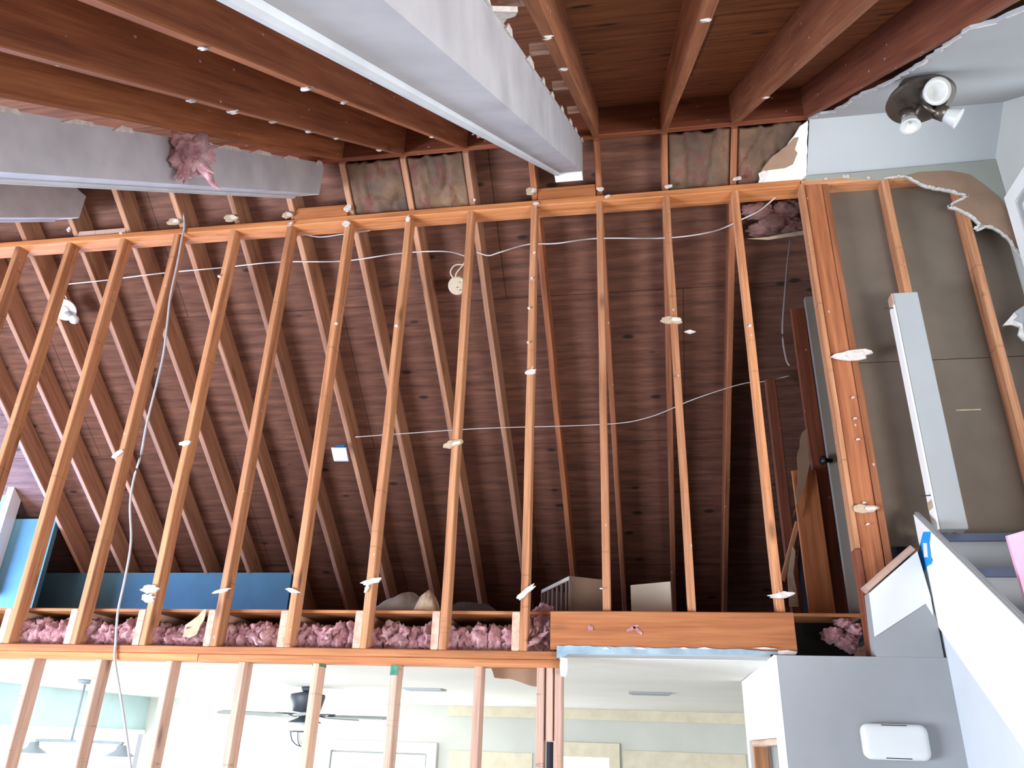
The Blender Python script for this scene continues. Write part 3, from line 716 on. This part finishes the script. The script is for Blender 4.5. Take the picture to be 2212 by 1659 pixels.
# pink wool between the joists
PINK = {-7: 'faded pink insulation in the leftmost joist bay', -6: 'pink insulation behind the foot of the grey hanging cable', -5: 'pink insulation with curled cream paper on top',
        -4: 'bright crumpled pink insulation right of the cream paper', -3: 'pink insulation in the bay left of the gun-shaped scrap stud',
        -2: 'pink insulation right below the pale cloth, wisp towards the plate', -1: 'bright pink insulation right of the tan stud foot', 0: 'deep pink insulation standing against the header end'}
for k in range(-7, 1):
    xa, xb = SX(k)-.02, SX(k+1)-.06
    if k == 0: xb = -.478
    b = bmesh.new(); rr = random.Random(k+50); w_ = xb-xa
    n = 5 if k else 3
    for i in range(n):
        blob((xa+w_*(i+.5)/n, D+.16+rr.uniform(-.02, .02), .475+rr.uniform(-.015, .02)+(.03 if k == 0 else 0)), w_/n*.75, .085, .062+rr.uniform(0, .018), k*9+i+77, .45, 2.4, 4, b)
    if k == 0: blob((-.53, D+.16, .58), .07, .06, .08, 5, .4, 2.4, 4, b)
    if k in (-5, -4, -3, -2, 0, -9):
        tuft((xa+w_*.55, D+.07, .48), [(rr.uniform(-.05, .05), -.10, -.03), (rr.uniform(-.07, .07), -.06, -.05), (.05, -.07, .02)], k+9, b)
    lo_, hi_ = xa+.004, xb-.002
    for v in b.verts:
        v.co.x = min(max(v.co.x, lo_), hi_); v.co.z = max(v.co.z, .418)
        if k: v.co.z = min(v.co.z, .592)
        if v.co.y < D+.02: v.co.z = max(v.co.z, .42)
    tag(obj('pink_insulation', b, M['pink'], smooth=True), PINK[k], 'insulation', 'pink wool batts between the joists')
b = bmesh.new()
for i, (x, y, r) in enumerate(((1800, 1372, .05), (1830, 1385, .05), (1822, 1345, .04), (1850, 1360, .045), (1840, 1400, .03))):
    c = onY(x, y, D+.12); blob((c.x, D+.13, max(c.z, .45)), r, .05, r*.7, 200+i, .4, 2.2, 4, b)
for v in b.verts: v.co.z = min(max(v.co.z, .419), .59); v.co.x = min(v.co.x, .975)
tag(obj('pink_insulation', b, M['pink'], smooth=True), 'dusky pink insulation in the dark pocket right of the header', 'insulation')
struct(obj('trim_2', box(.66, .975, D+.30, D+.31, .413, .597), M['dark']))  # near-black sheet painting in the shade at the back of the pocket
# subfloor nosing on the plate at right of header
# torn white paper in the batt at (420,1340)
pts = [onY(*q, D+.012) for q in ((395, 1375), (400, 1350), (415, 1340), (428, 1330), (438, 1318), (446, 1316), (440, 1340), (432, 1352), (425, 1370), (410, 1378))]
tag(obj('paper_scrap', prism(pts, (0, .006, .002)), M['scraptan']), 'curled cream paper scrap on the pink insulation at lower left', 'paper')
# hanging pink tufts by the beams
def hang(c, dirs, r, lab, seed):
    b = blob((0, 0, 0), r*.9, r*.8, r*1.0, seed, .45, 2.2, 4); tuft((0, 0, 0), dirs, seed, b)
    for v in b.verts: v.co += Vector(c)
    return tag(obj('insulation_tuft', b, M['pink'], smooth=True), lab, 'insulation')
c = near(415, 332, .02)
q = onX(415, 330, -1.87)
t1 = hang(q, [(-.02, -.02, -.15), (.03, 0, -.13), (.12, .02, -.09), (.10, -.02, -.12), (0, -.02, -.16), (-.04, 0, -.10), (.15, 0, -.13), (.13, .02, -.17), (.02, -.02, -.20)], .095, 'big pink insulation tuft hanging in front of the left white beam', 12)
q = near(1042, 278, -.02)
t2 = hang(q, [(-.06, -.03, -.02), (-.05, 0, -.05), (.05, .02, -.06), (.0, -.02, -.05)], .045, 'small pink insulation tuft peeking out left of the big beam', 15)

# cables --------------------------------------------------
def farc(l, off=.015): return spline([far(x, y, off) for x, y in l], 6)
tag(obj('electrical_cable', tube(farc([(140, 618), (146, 614), (230, 605), (350, 590), (480, 578), (600, 566), (740, 564), (865, 547), (960, 543), (1004, 553)]), .0045), M['cable'], smooth=True), 'white cable across the rafters from the loft light to the ivory junction box', 'cable')
tag(obj('electrical_cable', tube(farc([(1030, 545), (1055, 552), (1080, 545), (1140, 528), (1200, 526), (1290, 515), (1440, 514), (1540, 500), (1600, 475), (1640, 455), (1678, 424)], .03), .0045), M['cable'], smooth=True), 'white cable from the junction box rising right to the top plate', 'cable')
tag(obj('electrical_cable', tube(farc([(768, 944), (880, 936), (1050, 925), (1300, 917), (1400, 902), (1500, 862), (1600, 830), (1650, 824), (1705, 812)]), .0035), M['cable'], smooth=True), 'thin white cable crossing low over the rafters at mid height', 'cable')
tag(obj('electrical_cable', tube(farc([(655, 505), (690, 512), (740, 506), (800, 498)], .04), .004), M['greycable'], smooth=True), 'short dim cable under the top plate near the left beam end', 'cable')
g = [(379, 405), (398, 475), (392, 520), (383, 570), (368, 640), (361, 700), (350, 780), (318, 910), (305, 980), (290, 1030), (281, 1090), (283, 1170), (270, 1250), (255, 1320), (250, 1385)]
pts = [onY(x, y, D-.012) if y > 480 else onY(x, y, D-.012) for x, y in g]
pts += [onY(x, y, D-.012) for x, y in ((248, 1425), (260, 1500), (275, 1600), (285, 1680))]
tag(obj('electrical_cable', tube(spline(pts, 5), .0065), M['greycable'], smooth=True), 'grey cable hanging down in front of the stud wall at left', 'cable')
pts = [onY(x, y, 4.25) for x, y in ((1708, 518), (1702, 560), (1695, 640), (1690, 720), (1698, 775), (1706, 790))]
tag(obj('electrical_cable', tube(spline(pts, 5), .0055), plain('dusty_cable', (130, 118, 116), .05, 20, .7), smooth=True), 'dusty cable looping down beside the corner post', 'cable')
# round junction box with cable loop on stud -1
nrm = Vector((0, -SA, -CA))
c = far(988, 617, .03)
jb = thing('junction_box', c, 'round ivory junction box with a looped cable beside the middle stud', 'junction box')
ax = (Vector((0, 0, 0))-c).normalized()
obj('box_body', lathe([(.058, 0), (.062, .01), (.062, .035), (.054, .042), (0, .042)], c, ax), M['ivory'], jb, smooth=False)
b = bmesh.new()
for dx, dy in ((-.025, .02), (.018, .024), (.0, -.012), (.02, -.03)):
    q = c+ax*.043+CR*dx+CU*dy; tube([q-CR*.007, q+CR*.007], .0022, b)
islands('knockout_slot', b, M['fandark'], jb)
lp = [(1004, 572), (985, 572), (975, 582), (974, 592), (982, 604)]
obj('cable_loop', tube(spline([far(x, y, .05) for x, y in lp], 6), .0055), M['ivory'], jb, smooth=True)
obj('cable_loop', tube(spline([far(x, y, .05) for x, y in ((1008, 560), (998, 575), (986, 590), (984, 602))], 6), .005), M['ivory'], jb, smooth=True)
# loft ceiling light
c = far(140, 668, .02); ax = Vector((.2, -SA, -CA)).normalized()
ll = thing('loft_light', c, 'dim white round light fitting with a bulb on the far rafters at left', 'light')
obj('mounting_plate', lathe([(.06, -.01), (.085, 0), (.085, .012), (.04, .02), (.04, .035), (.02, .045), (0, .045)], c, ax), M['device'], ll)
lb = onX(158, 689, c.x+.0); q = far(160, 690, .09)
b = bmesh.new(); bmesh.ops.create_uvsphere(b, u_segments=20, v_segments=12, radius=.034)
for v in b.verts: v.co += q
obj('light_bulb', b, M['device'], ll, smooth=True)
obj('socket', tube([c+ax*.02, (c+q)/2, q], .02, None, 14), M['graywall'], ll, smooth=True)
obj('feed_wire', tube(spline([far(140, 618, .02), far(136, 628, .03), far(144, 645, .03)], 5), .004), M['cable'], ll)
# white note with blue tape
pts = [far(*q, .19-.19+.004) for q in ((717, 966), (747, 966), (752, 994), (722, 994))]
YN = 5.3
pts = [onY(*q, YN) for q in ((715, 967), (747, 967), (752, 995), (721, 995))]
nt = obj('paper_note', prism(pts, (0, .02, 0)), M['device']); tag(nt, 'small white square note stuck up with blue tape in the loft', 'note')
obj('blue_tape', prism([onY(*q, YN-.001) for q in ((727, 962), (745, 960), (744, 967), (722, 967))], (0, .015, 0)), plain('dark_blue_tape', (20, 90, 150), .05, 5, .7), nt)
# boxes standing on the loft floor
YBX = 4.35
p1_, p2_, p3_ = onY(1230, 1244, YBX), onY(1176, 1280, YBX+.55), onY(1302, 1251, YBX+.12)
zf = .613
bx = thing('slatted_box', (p1_.x, YBX+.2, zf), 'open slatted box in the loft left of the beige panel', 'box')
h = p1_.z
va = Vector((p1_.x, YBX, 0)); vb = Vector((p2_.x, YBX+.42, 0)); vc = Vector((p3_.x+.02, YBX+.12, 0)); vd = vb+vc-va
def quadbox(a, b_, c_, d_, z0, z1): return prism([Vector((q.x, q.y, z0)) for q in (a, b_, c_, d_)], (0, 0, z1-z0))
e1 = (vb-va).normalized(); e2 = (vc-va).normalized()
obj('side_panel', quadbox(va, va+e1*.015, vc+e1*.015, vc, zf, h), M['boxdark'], bx)
obj('top_rail', quadbox(va, va+e2*.012, vb+e2*.012, vb, h-.02, h), M['box'], bx)
obj('bottom_rail', quadbox(va, va+e2*.012, vb+e2*.012, vb, zf, zf+.03), M['box'], bx)
L = (vb-va).length
for i in range(7):
    a = va+e1*(L*i/6.2)
    obj('slat', quadbox(a+e2*.012, a+e1*.02+e2*.012, a+e1*.02+e2*.02, a+e2*.02, zf, h-.02), M['box'] if i == 0 else M['boxdark'], bx)
obj('back_panel', quadbox(vb, vb+e1*.012, vd+e1*.012, vd, zf, h), M['boxdark'], bx)
a, c = onY(1362, 1264, 4.45), onY(1448, 1256, 4.40)
pts = [Vector((a.x, 4.45, zf)), Vector((a.x, 4.45, a.z)), Vector((c.x, 4.40, c.z)), Vector((c.x, 4.40, zf))]
tag(obj('beige_panel_box', prism(pts, (0, .22, 0)), M['box']), 'plain beige box standing in the loft behind the header board', 'box')
# cloth bundles
def cloth(xa, xb, top, y, lab, seed, mat, name='cloth_bundle', dp=.35):
    nx, ny = 40, 14; b = bmesh.new(); g = []
    for j in range(ny+1):
        row = []
        for i in range(nx+1):
            u, v = i/nx, j/ny; s = math.sin(math.pi*u)**.5*math.sin(math.pi*v)**.5 if 0 < u < 1 and 0 < v < 1 else 0
            x = xa+(xb-xa)*u; yy = y+dp*(v-.3); hh = (top-zf)*s*(.85+.15*noise.fractal(Vector((u*2.6+seed, v*2, seed)), 1.2, 2.0, 4))+.016*(1-abs(noise.noise(Vector((u*9+v*5, v*4, seed)))))*s
            row.append(b.verts.new((x, yy, zf+max(hh, 0))))
        g.append(row)
    for j in range(ny):
        for i in range(nx): b.faces.new((g[j][i], g[j][i+1], g[j+1][i+1], g[j+1][i]))
    return tag(obj(name, b, mat, smooth=True), lab, 'cloth')
xa, xb = onY(812, 1300, 4.4).x, onY(942, 1300, 4.4).x
cloth(xa, xb, .775, 4.35, 'crumpled pale cloth on the loft floor, left of the tan stud', 3, M['cloth'])
xa, xb = onY(928, 1300, 4.4).x, onY(975, 1300, 4.4).x
cloth(xa, xb, .735, 4.12, 'small cream bag behind the tan stud foot on the loft floor', 6, M['scraptan'], 'cloth_bag', .14)
xa, xb = onY(955, 1300, 4.5).x, onY(1085, 1300, 4.5).x
cloth(xa, xb, .75, 4.45, 'dark grey folded cloth on the loft floor, right of the tan stud', 9, plain('dull_grey_cloth', (92, 88, 92), .08, 10, 1))
# end framing of the loft beside the corner post, seen edge-on
p = onX(1700, 700, .93)
def upright(x_top, x_bot, wpx, Y, z0, z1, dep, mat, name, lab, cat):
    a = onY(x_bot, 1310, Y).x; wm = wpx/FPX*Y*1.12
    o = lumber(name, (a, Y, z0), (a, Y, z1), wm, dep, (0, 1, 0), mat); return tag(o, lab, cat)
upright(1715, 1775, 46, 4.55, zf, 1.50, .02, M['header'], 'leaning_board', 'orange board standing in the loft left of the grey door edge', 'board')
upright(1740, 1813, 28, 4.62, zf, 2.62, .04, M['rafterred'], 'loft_stud', 'dark red stud between the orange board and the grey door edge', 'stud')
upright(1700, 1722, 20, 5.0, zf, 2.30, .06, M['rafterred'], 'loft_stud', 'dark stud beside the dangling dusty cable in the loft', 'stud')
a = onY(1690, 1255, 4.9); c = onY(1722, 1130, 4.9)
tag(lumber('diagonal_brace', a, c, .03, .03, (0, -1, 0), M['stud']), 'short diagonal brace low in the loft beside the last thin stud', 'brace')
pts = [onY(*q, 4.5) for q in ((1718, 1100), (1724, 1040), (1722, 990), (1732, 935), (1742, 925), (1750, 1000), (1738, 1050), (1722, 1090), (1712, 1120))]
tag(obj('drywall_remnant', prism(ragged(pts, .04, .004, 8, True), (0, .01, 0)), M['paper']), 'slim tan torn drywall sliver left of the grey door edge', 'drywall')
pts = [onY(*q, 4.8) for q in ((1705, 1310), (1702, 1240), (1712, 1180), (1718, 1190), (1714, 1240), (1722, 1280), (1725, 1310))]
tag(obj('paper_sheet', prism(pts, (0, .01, 0)), M['scraptan']), 'dim grey paper hanging low behind the last thin stud', 'paper')
b = bmesh.new()
dr = struct(thing('door_1', (1.0, 4.15, zf), None, None))
xa = onY(1836, 1310, 4.15).x
obj('door_slab', box(xa, xa+.07, 4.15, 4.19, zf, onY(1760, 640, 4.15).z), plain('dusty_grey_door_paint', (150, 146, 136), .03, 4, .7), dr)
kn = onY(1797, 995, 4.12)
obj('door_knob', lathe([(.012, 0), (.012, .03), (.024, .036), (.026, .05), (.018, .06), (0, .06)], kn, (-1, -.2, 0)), M['steel'], dr, smooth=True)
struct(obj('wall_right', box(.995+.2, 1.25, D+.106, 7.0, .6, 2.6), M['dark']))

# ================================================================== LOWER ROOM
ZC = .398
struct(obj('ceiling', box(-6.3, XJ-.001, D+.16, YB, ZC, ZC+.012, box(-6.3, 1.6, YB, 9.8, ZC, ZC+.012)), M['lowerceil']))
struct(obj('wall_far', box(-6.3, 1.6, 9.8, 9.9, -H, ZC), M['lowerwall']))
struct(obj('trim_3', box(-2.4, 1.59, 9.785, 9.799, .285, ZC-.001), M['tan']))
for i, (xa, xb) in enumerate(((970, 1150), (1345, 1610))):
    p = onY(xa, 1625, 9.79); q = onY(xb, 1625, 9.79)
    struct(obj('trim_%d' % (4+i), box(p.x, q.x, 9.787, 9.799, -H+.4, p.z+.02), M['tan']))
wl = struct(obj('wall_left', box(-6.4, -6.3, 3.9, 9.9, .02, ZC), M['tealwall']))
w3 = struct(thing('window_3', (-6.3, 8.0, -1.2), None, None))
fr = bmesh.new(); box(-6.31, -6.27, 4.0, 9.78, -.03, .02, fr); box(-6.31, -6.27, 8.9, 8.98, -1.2, -.03, fr); box(-6.31, -6.27, 7.0, 7.06, -1.2, -.03, fr)
obj('window_frame', fr, M['whitepaint'], w3)
obj('window_pane', box(-6.36, -6.35, 4.0, 9.78, -1.3, -.03), M['pane'], w3)
struct(obj('wall_left', box(-6.4, -6.3, 3.9, 9.9, -H, -1.3), M['tealwall']))
w4 = struct(thing('window_4', (-3.2, 9.78, -1.6), None, None))
p0, p1 = onY(700, 1597, 9.78), onY(945, 1604, 9.78)
fr = bmesh.new(); box(p0.x, p1.x, 9.74, 9.799, p0.z-.11, p0.z, fr); box(p0.x, p0.x+.11, 9.74, 9.799, -1.9, p0.z-.11, fr); box(p1.x-.11, p1.x, 9.74, 9.799, -1.9, p0.z-.11, fr)
obj('window_frame', fr, M['device'], w4)
fr = bmesh.new(); box(p0.x+.13, p1.x-.13, 9.76, 9.799, p0.z-.22, p0.z-.13, fr); box(p0.x+.13, p0.x+.2, 9.76, 9.799, -1.9, p0.z-.22, fr); box(p1.x-.2, p1.x-.13, 9.76, 9.799, -1.9, p0.z-.22, fr)
obj('window_sash', fr, M['whitepaint'], w4)
obj('window_pane', box(p0.x+.2, p1.x-.2, 9.785, 9.795, -1.9, p0.z-.22), M['pane'], w4)
w5 = struct(thing('window_5', (-.7, 9.78, -1.6), None, None))
p0, p1 = onY(1205, 1602, 9.78), onY(1338, 1602, 9.78)
fr = bmesh.new(); box(p0.x, p1.x, 9.76, 9.799, p0.z-.15, p0.z, fr); box(p1.x-.12, p1.x, 9.76, 9.799, -1.9, p0.z-.15, fr)
obj('rough_frame', fr, M['tan'], w5)
obj('window_pane', box(p0.x, p1.x-.12, 9.785, 9.795, -1.9, p0.z-.15), M['pane'], w5)
# ceiling vents
for i, (x0, y0, x1, y1, lab) in enumerate(((868, 1485, 965, 1491, 'flat ceiling vent left of the opening, behind a pale stud'), (1358, 1494, 1448, 1499, 'flat ceiling vent seen through the opening'))):
    a, c = onZ(x0, y0, ZC), onZ(x1, y1, ZC)
    v = thing('ceiling_vent', ((a.x+c.x)/2, a.y, ZC), lab, 'vent', 'ceiling vents of the lower room')
    yc = (a.y+c.y)/2
    fr = box(a.x, c.x, yc-.10, yc+.10, ZC-.012, ZC-.001); obj('vent_frame', fr, M['ceilpaint'], v)
    b = bmesh.new()
    for j in range(6): box(a.x+.02, c.x-.02, yc-.085+j*.03, yc-.075+j*.03, ZC-.016, ZC-.012, b)
    obj('vent_slats', b, M['graywall'], v)
# ceiling fan
c = onZ(668, 1484, ZC); FX, FY = c.x, c.y
fan = thing('ceiling_fan', (FX, FY, ZC-.4), 'charcoal ceiling fan with caged round lamp in the lower room', 'ceiling fan')
def zat(py): return onY(668, py, FY).z
z1, z2, z3, z4 = zat(1500), zat(1537), zat(1548), zat(1570)
obj('canopy', lathe([(.065, 0), (.06, -.03), (.03, -.05), (0, -.05)], (FX, FY, ZC)), M['fandark'], fan, smooth=True)
obj('down_rod', lathe([(.014, 0), (.014, z1-ZC)], (FX, FY, ZC)), M['fandark'], fan, smooth=True)
obj('motor_housing', lathe([(.05, .02), (.145, 0), (.15, -.02), (.12, z2-z1), (.05, z2-z1-.01)], (FX, FY, z1)), M['fandark'], fan, smooth=True)
obj('lamp_skirt', lathe([(.05, 0), (.06, -.02), (.14, -.055), (.14, -.06), (.05, -.055)], (FX, FY, z3+.01)), M['fandark'], fan, smooth=True)
zb = z3
for j in range(5):
    an = math.radians(2+72*j); e = Vector((math.cos(an), math.sin(an), 0)); s = Vector((-math.sin(an), math.cos(an), 0))
    hub = Vector((FX, FY, zb+.01))
    pr = [(.20, .045), (.28, .058), (.60, .065), (.70, .06), (.73, .03), (.73, -.03), (.70, -.06), (.60, -.065), (.28, -.058), (.20, -.045)]
    tl = .012
    obj('fan_blade', prism([hub+e*r+s*t+Vector((0, 0, t*.18)) for r, t in pr], (0, 0, -.008)), M['blade'], fan)
    obj('blade_bracket', prism([hub+e*r+s*t+Vector((0, 0, .004)) for r, t in ((.08, .02), (.2, .03), (.26, .015), (.26, -.015), (.2, -.03), (.08, -.02))], (0, 0, .01)), M['fandark'], fan)
gl = zb-.12
b = bmesh.new(); bmesh.ops.create_uvsphere(b, u_segments=24, v_segments=16, radius=.095)
for v in b.verts: v.co = Vector((v.co.x+FX, v.co.y+FY, v.co.z*1.0+gl))
obj('lamp_globe', b, M['device'], fan, smooth=True)
b = bmesh.new()
tube([(FX+.118*math.cos(q), FY+.118*math.sin(q), gl) for q in [2*math.pi*j/28 for j in range(28)]], .005, b, 6, True)
for j in range(4):
    an = math.pi*j/4; tube([(FX+.112*math.cos(an)*math.cos(q), FY+.112*math.sin(an)*math.cos(q), gl-.112*math.sin(q)) for q in [math.pi*m/16 for m in range(17)]], .004, b, 6)
obj('lamp_cage', b, M['fandark'], fan, smooth=True)
# linear hanging lamp
c = onZ(186, 1469, ZC); LX, LY = c.x, min(c.y, 6.6)
c = onY(186, 1469, LY); 
lamp = thing('hanging_lamp', (LX, LY, -.2), 'grey two-shade bar lamp hanging in the lower room at far left', 'lamp')
LX = c.x
obj('canopy', lathe([(.07, 0), (.06, -.03), (.015, -.045), (0, -.045)], (LX, LY, ZC)), M['shade'], lamp, smooth=True)
bz = onY(175, 1602, LY).z; xa, xb = onY(92, 1602, LY).x, onY(252, 1602, LY).x
obj('lamp_rod', tube([(LX, LY, ZC-.02), (LX, LY, bz)], .010), M['shade'], lamp, smooth=True)
zsh = onY(262, 1632, LY).z
obj('cross_bar', tube(spline([(xa-.07, LY, bz-.07), (xa-.04, LY, bz-.015), (xa, LY, bz), (xb, LY, bz), (xb+.04, LY, bz-.015), (xb+.06, LY, bz-.07)], 5), .012), M['shade'], lamp, smooth=True)
for x in (xa-.075, xb+.06):
    obj('lamp_shade', lathe([(.025, .07), (.04, .06), (.045, .03), (.11, -.01), (.115, -.018), (.10, -.018)], (x, LY, zsh+.01)), M['shade'], lamp, smooth=True)

# ================================================================== CEILING SPOT FIXTURE (right)
best = None
for i in range(120):                      # level canopy whose near rim touches the sloping sheet
    yy = 2.6+i*.01; zz0 = ZR+T*(yy-.145-YR)-.020; q = ray(1988, 216); q = q*(zz0/q.z)
    if best is None or abs(q.y-yy) < best[0]: best = (abs(q.y-yy), q.copy())
c = best[1]; nn = Vector((0, 0, -1))
sp = thing('spotlight_fixture', c, 'round bronze ceiling fixture with three glass spot heads on the grey ceiling', 'light fixture')
obj('base_plate', lathe([(.07, -.085), (.08, -.02), (.125, -.012), (.131, .0), (.126, .012), (.10, .02), (0, .02)], c, nn, seg=40), M['bronze'], sp)
heads = [((2006, 203), Vector((.15, -1, -.75)), .052), ((1962, 252), Vector((-.1, -.2, -1)), .040), ((2034, 244), Vector((.9, -.1, -.7)), .040)]
for (x, y), d, rd in heads:
    h0 = onZ(x, y, c.z-.05); d.normalize()
    obj('spot_arm', tube([c+Vector((0, 0, -.015)), (c+h0)/2+Vector((0, 0, -.025)), h0], .010), M['bronze'], sp, smooth=True)
    hd = obj('spot_socket', lathe([(.02, -.03), (.03, -.02), (.032, .015), (.02, .02)], h0, d), M['bronze'], sp, smooth=True)
    obj('glass_shade', lathe([(.026, .012), (rd*.8, .035), (rd, .065), (rd*1.02, .07), (rd*.6, .06), (0, .03)], h0, d), M['glass'], hd, smooth=True)

# ================================================================== SCRAPS OF WALLBOARD LEFT ON THE STUDS
YP = D-.002
tp_ = [o for o in bpy.data.objects if o.name.startswith('top_plate')][0]
for (x, y, w_, h_, an, tn) in ((376, 480, .10, .05, 5, 1), (500, 472, .10, .05, 0, 1), (622, 466, .08, .045, 0, 1), (752, 451, .05, .05, -30, 0), (748, 484, .05, .04, 0, 0), (628, 485, .045, .025, 30, 1),
                               (882, 474, .03, .04, 0, 0), (1148, 414, .08, .045, 0, 1), (1158, 441, .035, .015, 0, 0), (1297, 410, .05, .022, -10, 0), (1313, 425, .04, .012, 15, 0), (1443, 404, .05, .02, 5, 0), (1592, 387, .05, .02, 5, 0),
                               (150, 497, .025, .04, 0, 0), (262, 505, .02, .012, 0, 0), (870+155, 433, .016, .012, 0, 0)):
    scrap(tp_, x, y, w_, h_, an, tn, YP)
for k, x, y, w_, h_, an, tn in ((-6, 255, 982, .075, .03, 40, 0), (-5, 401, 958, .08, .032, 5, 0), (-5, 474, 598, .02, .012, 10, 0), (-6, 325, 1273, .10, .045, 5, 0), (-6, 322, 1293, .08, .045, -5, 0), (-5, 480, 1277, .09, .018, 15, 0),
                                (-4, 634, 1277, .08, .02, -12, 0), (-2, 803, 1257, .11, .03, 15, 0), (-2, 793, 1272, .018, .05, -15, 0), (0, 1134, 1281, .12, .028, 38, 0), (-1, 977, 960, .115, .04, 12, 1), (0, 1147, 804, .065, .03, 8, 0),
                                (2, 1451, 693, .125, .04, -8, 1), (3, 1687, 1286, .13, .028, 8, 0), (0, 1154, 547, .016, .012, 0, 0), (0, 1149, 602, .016, .012, 0, 0), (0, 1143, 667, .016, .012, 0, 0), (0, 1141, 741, .016, .012, 0, 0),
                                (-4, 727, 700, .02, .015, 0, 0), (-2, 857, 705, .02, .015, 0, 0), (1, 1299, 1272, .018, .006, 0, 0), (3, 1620, 705, .02, .012, 5, 0)):
    scrap(stud[k], x, y, w_, h_, an, tn, D)
scrap(cp, 1841, 768, .185, .06, 3, 0, D-.012); scrap(cp, 1866, 1101, .12, .045, 4, 1, D-.012)
for y, x in ((1143+0, 1874), (1097, 1866), (915, 1846), (870, 1842), (960, 1853)):
    scrap(cp, x, y-10, .018, .008, 5, 0, D-.002)
o = obj('drywall_scrap', prism([onY(*q, D+.02) for q in ((1478, 716), (1490, 712), (1503, 716), (1490, 720))], (0, .01, 0)), M['gypsum'], stud[2])
# plaster bits on the rafters
for k, pts_ in ((-1, ((468, 98), (655, 190), (737, 221), (922, 296))), (-2, ((430, 214), (520, 238), (590, 262), (665, 283), (716, 299), (850, 320))), (1, ((1168, 80), (1195, 150))), (2, ((1468, 48),)), (3, ((1648, 210),))):
    for i, (x, y) in enumerate(pts_):
        q = near(x, y, .0); rr = random.Random(x); r = rr.uniform(.006, .011) if i % 2 else .007
        b = blob((0, 0, 0), r*1.4, r, r*.6, x, .5, 2.5, 2)
        for v in b.verts: v.co += Vector((SX(k)+rr.uniform(-.012, .012), q.y, ZR+T*(q.y-YR)-.004))
        obj('plaster_crumb', b, M['gypsum'], near_raft[k], smooth=True)
